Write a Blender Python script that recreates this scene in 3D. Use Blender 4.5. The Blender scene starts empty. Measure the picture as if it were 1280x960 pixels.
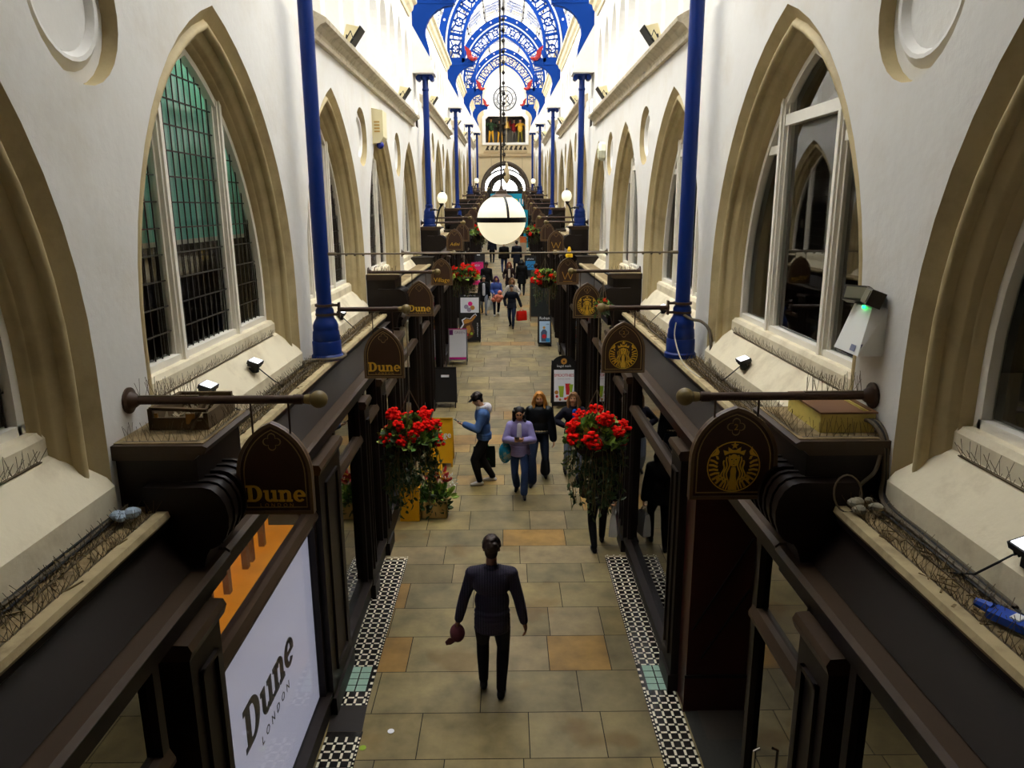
import bpy, bmesh, math, random
import numpy as np
from mathutils import Vector, Matrix, Euler
from mathutils.geometry import tessellate_polygon
random.seed(7)
RNG = np.random.default_rng(7)
SC = bpy.context.scene
COL = SC.collection
PI = math.pi
W = 2.40                                   # half width of the upper arcade walls


def lin(c):
    return tuple(((v / 255.0) / 12.92 if v / 255.0 <= 0.04045 else ((v / 255.0 + 0.055) / 1.055) ** 2.4) for v in c)


# ------------------------------------------------------------------ materials
MATS = {}


def mat(name, rgb=(200, 200, 200), rough=0.6, metal=0.0, spec=0.4, noise=0.0, nscale=6.0, bump=0.0, bscale=20.0,
        emit=0.0, emit_rgb=None, stain=None, stain_amt=0.0, stain_scale=1.5, clear=0.0):
    if name in MATS:
        return MATS[name]
    m = bpy.data.materials.new(name)
    m.use_nodes = True
    nt = m.node_tree
    b = nt.nodes['Principled BSDF']
    c = lin(rgb) + (1,)
    b.inputs['Base Color'].default_value = c
    b.inputs['Roughness'].default_value = rough
    b.inputs['Metallic'].default_value = metal
    b.inputs['Specular IOR Level'].default_value = spec
    if clear:
        b.inputs['Coat Weight'].default_value = clear
    if noise or stain:
        tc = nt.nodes.new('ShaderNodeTexCoord')
        src = None
        if noise:
            n = nt.nodes.new('ShaderNodeTexNoise')
            n.inputs['Scale'].default_value = nscale
            n.inputs['Detail'].default_value = 6
            nt.links.new(tc.outputs['Object'], n.inputs['Vector'])
            mx = nt.nodes.new('ShaderNodeMix')
            mx.data_type = 'RGBA'
            mx.inputs['A'].default_value = tuple(v * (1 - noise) for v in c[:3]) + (1,)
            mx.inputs['B'].default_value = tuple(min(1, v * (1 + noise)) for v in c[:3]) + (1,)
            nt.links.new(n.outputs['Fac'], mx.inputs['Factor'])
            src = mx.outputs['Result']
        if stain:
            n2 = nt.nodes.new('ShaderNodeTexNoise')
            n2.inputs['Scale'].default_value = stain_scale
            n2.inputs['Detail'].default_value = 8
            n2.inputs['Roughness'].default_value = 0.65
            nt.links.new(tc.outputs['Object'], n2.inputs['Vector'])
            r = nt.nodes.new('ShaderNodeMapRange')
            r.inputs['From Min'].default_value = 0.48
            r.inputs['From Max'].default_value = 0.75
            r.inputs['To Max'].default_value = stain_amt
            nt.links.new(n2.outputs['Fac'], r.inputs['Value'])
            m2 = nt.nodes.new('ShaderNodeMix')
            m2.data_type = 'RGBA'
            if src:
                nt.links.new(src, m2.inputs['A'])
            else:
                m2.inputs['A'].default_value = c
            m2.inputs['B'].default_value = lin(stain) + (1,)
            nt.links.new(r.outputs['Result'], m2.inputs['Factor'])
            src = m2.outputs['Result']
        nt.links.new(src, b.inputs['Base Color'])
    if bump:
        tc = nt.nodes.new('ShaderNodeTexCoord')
        n = nt.nodes.new('ShaderNodeTexNoise')
        n.inputs['Scale'].default_value = bscale
        n.inputs['Detail'].default_value = 5
        nt.links.new(tc.outputs['Object'], n.inputs['Vector'])
        bp = nt.nodes.new('ShaderNodeBump')
        bp.inputs['Strength'].default_value = bump
        bp.inputs['Distance'].default_value = 0.02
        nt.links.new(n.outputs['Fac'], bp.inputs['Height'])
        nt.links.new(bp.outputs['Normal'], b.inputs['Normal'])
    if emit:
        b.inputs['Emission Color'].default_value = lin(emit_rgb or rgb) + (1,)
        b.inputs['Emission Strength'].default_value = emit
    MATS[name] = m
    return m


def glass(name, tint=(255, 255, 255), refl=0.12, rough=0.02, fres=0.8):
    """a window pane: clear transmission plus a mirror-like reflection that grows at grazing angles"""
    if name in MATS:
        return MATS[name]
    m = bpy.data.materials.new(name)
    m.use_nodes = True
    nt = m.node_tree
    nt.nodes.remove(nt.nodes['Principled BSDF'])
    out = nt.nodes['Material Output']
    t = nt.nodes.new('ShaderNodeBsdfTransparent')
    t.inputs['Color'].default_value = lin(tint) + (1,)
    g = nt.nodes.new('ShaderNodeBsdfGlossy')
    g.inputs['Roughness'].default_value = rough
    g.inputs['Color'].default_value = (0.85, 0.85, 0.85, 1)
    lw = nt.nodes.new('ShaderNodeLayerWeight')
    lw.inputs['Blend'].default_value = 0.35
    ma = nt.nodes.new('ShaderNodeMath')
    ma.operation = 'MULTIPLY_ADD'
    ma.inputs[1].default_value = fres
    ma.inputs[2].default_value = refl
    ma.use_clamp = True
    nt.links.new(lw.outputs['Fresnel'], ma.inputs[0])
    mx = nt.nodes.new('ShaderNodeMixShader')
    nt.links.new(ma.outputs[0], mx.inputs[0])
    nt.links.new(t.outputs[0], mx.inputs[1])
    nt.links.new(g.outputs[0], mx.inputs[2])
    nt.links.new(mx.outputs[0], out.inputs['Surface'])
    MATS[name] = m
    return m


WHITE = mat('white_wall_paint', (222, 219, 212), 0.8, noise=0.05, nscale=2.0, stain=(188, 170, 132), stain_amt=0.3, stain_scale=1.3, bump=0.25, bscale=9)
CREAM = mat('cream_reveal', (188, 170, 126), 0.6, noise=0.08, nscale=3.0, stain=(112, 92, 50), stain_amt=0.5, stain_scale=2.0, bump=0.15, bscale=14)  # darker tan than the wall white, on reveals and roundel edges
SILLST = mat('sill_stone', (226, 214, 184), 0.7, noise=0.08, nscale=4, stain=(150, 124, 80), stain_amt=0.5, stain_scale=2.5, bump=0.2, bscale=16)
TIMBER = mat('white_window_timber', (236, 230, 216), 0.5, noise=0.05, nscale=8)
BLUE = mat('blue_iron_paint', (1, 36, 106), 0.4, spec=0.25, noise=0.12, nscale=5, bump=0.06, bscale=30)
BLUE2 = mat('bright_blue_roof_iron', (0, 50, 128), 0.6, spec=0.12)
IRONW = mat('white_iron', (240, 240, 238), 0.5)
RED = mat('red_paint', (140, 12, 10), 0.5, noise=0.2, nscale=9)
BROWN = mat('dark_brown_paint', (27, 18, 12), 0.5, spec=0.28, noise=0.15, nscale=7)
BROWN2 = mat('brown_moulding_paint', (60, 45, 30), 0.5, spec=0.3, noise=0.15, nscale=8)
MAROON = mat('dark_maroon_panel', (60, 27, 20), 0.4, noise=0.15, nscale=3)
BLACK = mat('black_paint', (14, 13, 12), 0.45)
SHELF = mat('dirty_shelf_stone', (140, 120, 84), 0.9, noise=0.35, nscale=9, stain=(52, 40, 22), stain_amt=0.85, stain_scale=4.0, bump=0.5, bscale=30)
SHELF2 = mat('pale_shelf_edge', (176, 158, 118), 0.85, noise=0.25, nscale=8, stain=(84, 66, 38), stain_amt=0.6, stain_scale=5)
BAR = mat('rusty_brown_bar', (66, 46, 32), 0.55, metal=0.2, noise=0.25, nscale=25)
BALL = mat('old_gold_ball', (120, 102, 58), 0.5, noise=0.2, nscale=20)
GOLD = mat('gold_lettering', (236, 188, 62), 0.45, spec=0.4)
GOLDD = mat('dull_gold_lettering', (196, 152, 66), 0.5)
SIGN = mat('sign_brown', (66, 43, 29), 0.4, noise=0.1, nscale=10)
SIGNRIM = mat('sign_rim_brown', (112, 90, 66), 0.4)
WIRE = mat('steel_wire', (120, 108, 88), 0.4, metal=0.7)
SPIKE = mat('spike_steel', (98, 84, 60), 0.5, metal=0.4)
CABLE = mat('grey_cable', (92, 80, 62), 0.6)
CABLEB = mat('black_cable', (20, 18, 16), 0.6)
PANE = glass('window_glass', (225, 232, 228), 0.07)
SHOPPANE = glass('shop_window_glass', (150, 150, 140), 0.20)
BOXPANE = glass('lightbox_window_glass', (240, 240, 244), 0.015, 0.02, 0.15)
ROOFGL = glass('roof_glass', (244, 248, 252), 0.0)
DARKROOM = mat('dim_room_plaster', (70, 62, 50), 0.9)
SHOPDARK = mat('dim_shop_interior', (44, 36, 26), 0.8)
CHROME = mat('chrome', (190, 190, 190), 0.2, metal=1.0)
LED = mat('led_face', (245, 248, 255), 0.4, emit=.6)
OPAL = mat('lit_opal_glass', (255, 250, 232), 0.35, emit=0.19, emit_rgb=(255, 244, 206))
PLASTW = mat('white_plastic', (232, 232, 226), 0.4)
CREAMPL = mat('cream_plastic', (226, 214, 170), 0.5)


# ------------------------------------------------------------------ mesh builder
class MB:
    def __init__(self):
        self.v = []
        self.f = []
        self.m = []
        self.mi = 0

    def add(self, vs, fs):
        o = len(self.v)
        self.v.extend(tuple(p) for p in vs)
        for f in fs:
            self.f.append(tuple(i + o for i in f))
            self.m.append(self.mi)
        return self

    def box(self, x0, x1, y0, y1, z0, z1):
        vs = [(x, y, z) for z in (z0, z1) for y in (y0, y1) for x in (x0, x1)]
        return self.add(vs, [(0, 2, 3, 1), (4, 5, 7, 6), (0, 1, 5, 4), (2, 6, 7, 3), (0, 4, 6, 2), (1, 3, 7, 5)])

    def obox(self, c, size, rot=None):
        hx, hy, hz = (s / 2 for s in size)
        R = rot.to_matrix() if isinstance(rot, Euler) else (rot or Matrix.Identity(3))
        c = Vector(c)
        vs = [c + R @ Vector((x, y, z)) for z in (-hz, hz) for y in (-hy, hy) for x in (-hx, hx)]
        return self.add(vs, [(0, 2, 3, 1), (4, 5, 7, 6), (0, 1, 5, 4), (2, 6, 7, 3), (0, 4, 6, 2), (1, 3, 7, 5)])

    def beam(self, a, b, w, h, up=(0, 0, 1)):
        a, b = Vector(a), Vector(b)
        d = (b - a)
        L = d.length
        if L < 1e-6:
            return self
        d.normalize()
        u = Vector(up)
        s = d.cross(u)
        if s.length < 1e-4:
            s = d.cross(Vector((1, 0, 0)))
        s.normalize()
        u = s.cross(d)
        vs = []
        for p in (a, b):
            for sx, sy in ((-1, -1), (1, -1), (1, 1), (-1, 1)):
                vs.append(p + s * (sx * w / 2) + u * (sy * h / 2))
        return self.add(vs, [(0, 1, 2, 3), (7, 6, 5, 4), (0, 4, 5, 1), (1, 5, 6, 2), (2, 6, 7, 3), (3, 7, 4, 0)])

    def tube(self, pts, r, n=8, caps=True):
        pts = [Vector(p) for p in pts]
        rr = r if isinstance(r, (list, tuple)) else [r] * len(pts)
        rings = []
        pu = None
        for i, p in enumerate(pts):
            d = (pts[min(i + 1, len(pts) - 1)] - pts[max(i - 1, 0)])
            if d.length < 1e-9:
                d = Vector((0, 0, 1))
            d.normalize()
            if pu is None:
                pu = d.cross(Vector((0, 0, 1)) if abs(d.z) < 0.9 else Vector((1, 0, 0)))
            u = pu - d * pu.dot(d)
            if u.length < 1e-6:
                u = d.cross(Vector((0.3, 1, 0.2)))
            u.normalize()
            pu = u
            w = d.cross(u)
            rings.append([p + (u * math.cos(2 * PI * k / n) + w * math.sin(2 * PI * k / n)) * rr[i] for k in range(n)])
        vs = [q for ring in rings for q in ring]
        fs = []
        for i in range(len(pts) - 1):
            for k in range(n):
                k2 = (k + 1) % n
                fs.append((i * n + k, i * n + k2, (i + 1) * n + k2, (i + 1) * n + k))
        if caps:
            fs.append(tuple(range(n - 1, -1, -1)))
            fs.append(tuple((len(pts) - 1) * n + k for k in range(n)))
        return self.add(vs, fs)

    def lathe(self, prof, c=(0, 0, 0), n=24, axis=(0, 0, 1), caps=True):
        """prof: (radius, height along axis)"""
        a = Vector(axis).normalized()
        u = a.cross(Vector((0, 0, 1)) if abs(a.z) < 0.9 else Vector((1, 0, 0))).normalized()
        w = a.cross(u)
        c = Vector(c)
        vs = []
        for r, h in prof:
            for k in range(n):
                t = 2 * PI * k / n
                vs.append(c + a * h + (u * math.cos(t) + w * math.sin(t)) * r)
        fs = []
        for i in range(len(prof) - 1):
            for k in range(n):
                k2 = (k + 1) % n
                fs.append((i * n + k, i * n + k2, (i + 1) * n + k2, (i + 1) * n + k))
        if caps:
            fs.append(tuple(range(n - 1, -1, -1)))
            fs.append(tuple((len(prof) - 1) * n + k for k in range(n)))
        return self.add(vs, fs)

    def ball(self, c, r, n=16, m=10, sq=(1, 1, 1), rot=None):
        vs, fs = [], []
        c = Vector(c)
        R = rot.to_matrix() if isinstance(rot, Euler) else (rot or Matrix.Identity(3))
        for i in range(m + 1):
            t = PI * i / m
            for k in range(n):
                p = 2 * PI * k / n
                q = Vector((r * sq[0] * math.sin(t) * math.cos(p), r * sq[1] * math.sin(t) * math.sin(p), r * sq[2] * math.cos(t)))
                vs.append(c + R @ q)
        for i in range(m):
            for k in range(n):
                k2 = (k + 1) % n
                fs.append((i * n + k, (i + 1) * n + k, (i + 1) * n + k2, i * n + k2))
        return self.add(vs, fs)

    def ext(self, poly, y0, y1, fn=None):
        """polygon in (x, z) extruded along y"""
        n = len(poly)
        vs = [(p[0], y0, p[1]) for p in poly] + [(p[0], y1, p[1]) for p in poly]
        fs = [(k, (k + 1) % n, n + (k + 1) % n, n + k) for k in range(n)]
        tri = tessellate_polygon([[Vector((p[0], p[1], 0)) for p in poly]])
        for t in tri:
            fs.append(tuple(t))
            fs.append(tuple(n + i for i in reversed(t)))
        return self.add(vs, fs)

    def plate(self, loops, o, ux, uy, th, back=True):
        """flat plate: outer loop + hole loops in 2-D, origin o, axes ux, uy, thickness th along ux x uy"""
        ux, uy, o = Vector(ux), Vector(uy), Vector(o)
        nn = ux.cross(uy).normalized() * th
        flat = [p for L in loops for p in L]
        tri = tessellate_polygon([[Vector((p[0], p[1], 0)) for p in L] for L in loops])
        N = len(flat)
        vs = [o + ux * p[0] + uy * p[1] for p in flat] + [o + ux * p[0] + uy * p[1] + nn for p in flat]
        fs = []
        for t in tri:
            fs.append(tuple(N + i for i in t))
            if back:
                fs.append(tuple(reversed(t)))
        s = 0
        for L in loops:
            k = len(L)
            for i in range(k):
                j = (i + 1) % k
                fs.append((s + i, s + j, N + s + j, N + s + i))
            s += k
        return self.add(vs, fs)

    def loft(self, rings, closed=False):
        n = len(rings[0])
        vs = [p for r in rings for p in r]
        fs = []
        for i in range(len(rings) - 1):
            for k in range(n if closed else n - 1):
                k2 = (k + 1) % n
                fs.append((i * n + k, i * n + k2, (i + 1) * n + k2, (i + 1) * n + k))
        return self.add(vs, fs)


def loc_of(o):
    p = Vector((0, 0, 0))
    while o is not None:
        p = p + Vector(o.location)
        o = o.parent
    return p


def obj(name, mb, mats, parent=None, smooth=False, origin=None, kind=None, label=None):
    """link an MB (world coordinates) as one mesh object"""
    me = bpy.data.meshes.new(name)
    off = loc_of(parent) if parent is not None else Vector(origin or (0, 0, 0))
    v = np.array(mb.v, dtype=float).reshape(-1, 3) - np.array(off)
    me.from_pydata(v.tolist(), [], mb.f)
    for m in (mats if isinstance(mats, (list, tuple)) else [mats]):
        me.materials.append(m)
    if max(mb.m or [0]):
        me.polygons.foreach_set('material_index', mb.m)
    bm = bmesh.new()
    bm.from_mesh(me)
    bmesh.ops.recalc_face_normals(bm, faces=bm.faces)
    bm.to_mesh(me)
    bm.free()
    if smooth:
        me.polygons.foreach_set('use_smooth', [True] * len(me.polygons))
        try:
            me.set_sharp_from_angle(angle=math.radians(smooth if smooth is not True else 40))
        except Exception:
            pass
    me.update()
    o = bpy.data.objects.new(name, me)
    COL.objects.link(o)
    if parent is not None:
        o.parent = parent
    else:
        o.location = off
    if kind:
        o['kind'] = kind
    if label:
        o['label'] = label
    return o


def thing(name, label, cat, loc=(0, 0, 0), group=None):
    o = bpy.data.objects.new(name, None)
    o.empty_display_size = 0.1
    COL.objects.link(o)
    o.location = loc
    o['label'] = label
    o['category'] = cat
    if group:
        o['group'] = group
    return o


def tag(o, label, cat, group=None, kind=None):
    o['label'] = label
    o['category'] = cat
    if group:
        o['group'] = group
    if kind:
        o['kind'] = kind
    return o


def struct(name, mb, m, smooth=False, parent=None):
    o = obj(name, mb, m, parent, smooth)
    if parent is None:
        o['kind'] = 'structure'
    return o


def sempty(name, loc=(0, 0, 0)):
    o = bpy.data.objects.new(name, None)
    COL.objects.link(o)
    o.location = loc
    o['kind'] = 'structure'
    return o


def copy_tree(o, parent=None):
    c = o.copy()
    COL.objects.link(c)
    if parent is not None:
        c.parent = parent
    for ch in list(o.children):
        copy_tree(ch, c)
    return c


def zf(y):
    """the arcade floor climbs away from the camera"""
    if y < 10:
        return 0.0
    if y < 22:
        return 0.03 * (y - 10)
    return 0.36 + 0.05 * (y - 22)


def arch(a, h, zs, zb, n=10, d=0.0):
    """pointed arch outline in (y, z) around y=0: half width a, rise h over spring zs, foot zb, offset inwards d"""
    c = (h * h - a * a) / (2 * a)
    R = a + c - d
    aa = a - d
    top = math.sqrt(max(R * R - c * c, 1e-6))
    ta = math.acos(max(-1, min(1, c / R)))
    pts = [(-aa, zb)]
    for i in range(n + 1):
        t = ta * i / n
        pts.append((c - R * math.cos(t), zs + R * math.sin(t)))
    for i in range(n - 1, -1, -1):
        t = ta * i / n
        pts.append((-c + R * math.cos(t), zs + R * math.sin(t)))
    pts.append((aa, zb))
    return pts


def circ(cx, cy, r, n=24, rev=False):
    p = [(cx + r * math.cos(2 * PI * k / n), cy + r * math.sin(2 * PI * k / n)) for k in range(n)]
    return p[::-1] if rev else p


def text_mb(s, size, o, ux, uy, th=0.004, align='CENTER', spacing=1.0, shear=0.0, squeeze=1.0):
    """lettering from Blender's built-in font turned into a mesh"""
    cu = bpy.data.curves.new('t', 'FONT')
    cu.body = s
    cu.size = size
    cu.align_x = align
    cu.space_character = spacing
    cu.shear = shear
    cu.extrude = th / 2
    cu.resolution_u = 2
    ob = bpy.data.objects.new('t', cu)
    COL.objects.link(ob)
    dg = bpy.context.evaluated_depsgraph_get()
    me = bpy.data.meshes.new_from_object(ob.evaluated_get(dg))
    ux, uy, o = Vector(ux), Vector(uy), Vector(o)
    nz = ux.cross(uy).normalized()
    vs = [o + ux * (v.co.x * squeeze) + uy * v.co.y + nz * (v.co.z + th / 2) for v in me.vertices]
    fs = [tuple(p.vertices) for p in me.polygons]
    bpy.data.objects.remove(ob)
    bpy.data.meshes.remove(me)
    bpy.data.curves.remove(cu)
    return vs, fs
# ================================================================== SETTING
COLY = [8.8 + 12.75 * k for k in range(5)]           # the iron columns
COLLEV = [0.0, 0.0, 0.71, 1.38, 2.10]
BAYS = [(-4.0, 8.8, 0.0), (8.8, 21.55, 0.0), (21.55, 34.3, 0.80), (34.3, 47.05, 1.50), (47.05, 59.8, 2.22), (59.8, 65.0, 2.9)]
WINC = [6.67 + 4.25 * k for k in range(-2, 14)]
YEND = 65.0


def bay_of(y):
    for b in BAYS:
        if b[0] <= y < b[1]:
            return b
    return BAYS[-1]


# ---- floor: stone flags on a dark bed
def build_floor():
    ys = [-4.0]
    r = random.Random(3)
    while ys[-1] < YEND + 6:
        ys.append(ys[-1] + r.choice([0.48, 0.56, 0.62, 0.66, 0.7]))
    mb = MB()
    cols = []
    pal = [(150, 138, 104), (142, 130, 98), (158, 146, 112), (136, 126, 98), (146, 132, 92), (150, 136, 108), (132, 120, 90), (154, 140, 100)]
    warm = [(168, 134, 74), (160, 126, 70), (172, 144, 92)]
    g = 0.005
    for i in range(len(ys) - 1):
        y0, y1 = ys[i] + g, ys[i + 1] - g
        x = -2.6 - r.random() * 0.8
        while x < 2.6:
            w = r.uniform(0.55, 1.25)
            x0, x1 = max(x, -2.6) + g, min(x + w, 2.6) - g
            x += w
            if x1 - x0 < 0.04:
                continue
            c = r.choice(warm) if r.random() < 0.08 else r.choice(pal)
            k = r.uniform(0.88, 1.1)
            mb.add([(x0, y0, zf(y0)), (x1, y0, zf(y0)), (x1, y1, zf(y1)), (x0, y1, zf(y1))], [(0, 1, 2, 3)])
            cols.append(tuple(min(1, v * k * f_) for v, f_ in zip(lin(c), (.80, .735, .57))))
    bed = MB()
    yy = [-4, 10, 22, YEND + 8]
    for a, b in zip(yy[:-1], yy[1:]):
        bed.add([(-2.6, a, zf(a) - .006), (2.6, a, zf(a) - .006), (2.6, b, zf(b) - .006), (-2.6, b, zf(b) - .006)], [(0, 1, 2, 3)])
    m = bpy.data.materials.new('stone_flags')
    m.use_nodes = True
    nt = m.node_tree
    b = nt.nodes['Principled BSDF']
    b.inputs['Roughness'].default_value = 0.55
    b.inputs['Specular IOR Level'].default_value = 0.35
    at = nt.nodes.new('ShaderNodeAttribute')
    at.attribute_name = 'stone'
    tc = nt.nodes.new('ShaderNodeTexCoord')
    n = nt.nodes.new('ShaderNodeTexNoise')
    n.inputs['Scale'].default_value = 2.2
    n.inputs['Detail'].default_value = 9
    n.inputs['Roughness'].default_value = 0.6
    nt.links.new(tc.outputs['Object'], n.inputs['Vector'])
    rp = nt.nodes.new('ShaderNodeMapRange')
    rp.inputs['From Min'].default_value = 0.3
    rp.inputs['From Max'].default_value = 0.7
    rp.inputs['To Min'].default_value = 0.6
    rp.inputs['To Max'].default_value = 1.3
    nt.links.new(n.outputs['Fac'], rp.inputs['Value'])
    vm = nt.nodes.new('ShaderNodeVectorMath')
    vm.operation = 'SCALE'
    nt.links.new(at.outputs['Color'], vm.inputs[0])
    nt.links.new(rp.outputs['Result'], vm.inputs['Scale'])
    n2 = nt.nodes.new('ShaderNodeTexNoise')
    n2.inputs['Scale'].default_value = 0.9
    n2.inputs['Detail'].default_value = 3
    nt.links.new(tc.outputs['Object'], n2.inputs['Vector'])
    r2 = nt.nodes.new('ShaderNodeMapRange')
    r2.inputs['From Min'].default_value = 0.6
    r2.inputs['From Max'].default_value = 0.66
    r2.inputs['To Max'].default_value = 0.5
    nt.links.new(n2.outputs['Fac'], r2.inputs['Value'])
    mx = nt.nodes.new('ShaderNodeMix')
    mx.data_type = 'RGBA'
    nt.links.new(r2.outputs['Result'], mx.inputs['Factor'])
    nt.links.new(vm.outputs[0], mx.inputs['A'])
    mx.inputs['B'].default_value = lin((112, 82, 34)) + (1,)
    nt.links.new(mx.outputs['Result'], b.inputs['Base Color'])
    bp = nt.nodes.new('ShaderNodeBump')
    bp.inputs['Strength'].default_value = 0.25
    bp.inputs['Distance'].default_value = 0.01
    n3 = nt.nodes.new('ShaderNodeTexNoise')
    n3.inputs['Scale'].default_value = 12
    n3.inputs['Detail'].default_value = 6
    nt.links.new(tc.outputs['Object'], n3.inputs['Vector'])
    nt.links.new(n3.outputs['Fac'], bp.inputs['Height'])
    nt.links.new(bp.outputs['Normal'], b.inputs['Normal'])
    fl = struct('floor', bed, mat('floor_joint', (46, 38, 24), 0.9))
    o = obj('paving', mb, m, fl)
    ca = o.data.attributes.new('stone', 'FLOAT_COLOR', 'FACE')
    ca.data.foreach_set('color', np.array([c + (1,) for c in cols], dtype=np.float32).ravel())
    return fl


FLOOR = build_floor()

# ---- black and white mosaic strips along both shopfronts
T_BLK = mat('black_floor_tile', (30, 26, 22), 0.25, noise=0.3, nscale=9)
T_WHT = mat('white_floor_tile', (232, 224, 200), 0.3, noise=0.06, nscale=20, stain=(150, 130, 90), stain_amt=0.5, stain_scale=3)
T_GRN = mat('pale_green_floor_tile', (150, 180, 160), 0.3, noise=0.12, nscale=12)


def tile_strip(s, xin, xout, y0, y1, green):
    mb = MB()
    w = xout - xin
    z = 0.004
    mb.mi = 0
    mb.add([(s * xin, y0, z), (s * xout, y0, z), (s * xout, y1, z), (s * xin, y1, z)], [(0, 1, 2, 3)])
    bw, p = 0.045, (w - 0.06) / 3.0
    st = 0.024
    z2 = 0.006
    y = y0
    py = 0.112
    nrow = int((y1 - y0) / py)

    def q(xa, xb, ya, yb, mi, zz=z2):
        mb.mi = mi
        mb.add([(s * xa, ya, zz), (s * xb, ya, zz), (s * xb, yb, zz), (s * xa, yb, zz)], [(0, 1, 2, 3)])
    for i in range(nrow):
        ya = y0 + i * py
        yb = ya + py
        if green and green[0] <= ya < green[1]:
            for k in range(2):
                q(xin + bw + .02 + k * .125, xin + bw + .13 + k * .125, ya + .006, yb - .006, 2)
            q(xin + .004, xin + bw - .01, ya + .01, ya + .05, 1)
            continue
        if random.random() < 0.02:
            continue
        for k in range(3):                       # white cross strips between the dark tiles
            xa = xin + bw + k * p
            q(xa + st * .5 + .006, xa + p - st * .5 - .006, ya, ya + st, 1)
        for k in range(4):                       # white strips along the walk, dark dot left at each crossing
            xc = xin + bw + k * p
            if xc < xout - 0.005:
                q(xc - st / 2, xc + st / 2, ya + st + .008, yb - .008, 1)
        q(xin + .006, xin + .022, ya + .01, ya + .035, 1)
        q(xin + .006, xin + .022, ya + .066, ya + .091, 1)
    return obj('mosaic_strip', mb, [T_BLK, T_WHT, T_GRN], FLOOR)


tile_strip(-1, 1.47, 1.83, 6.75, 10.36, (6.95, 7.42))
tile_strip(-1, 1.44, 1.80, 4.6, 6.35, None)
tile_strip(1, 1.49, 1.84, 4.6, 10.33, (6.9, 7.36))
mb = MB()
mb.add([(-1.80, 6.35, .005), (-1.45, 6.35, .005), (-1.47, 6.75, .005), (-1.83, 6.75, .005)], [(0, 1, 2, 3)])
obj('dark_threshold', mb, mat('worn_threshold', (36, 30, 26), 0.4, noise=0.3), FLOOR)


# ---- upper walls with their pointed window openings
PROFILE = [(0, 0), (.10, .085), (.112, .075), (.128, .055), (.150, .048), (.170, .06), (.180, .085), (.176, .115), (.20, .14), (.23, .155),
           (.245, .17), (.252, .20), (.262, .215), (.272, .205), (.285, .215), (.292, .245), (.30, .26), (.30, .32)]


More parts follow.
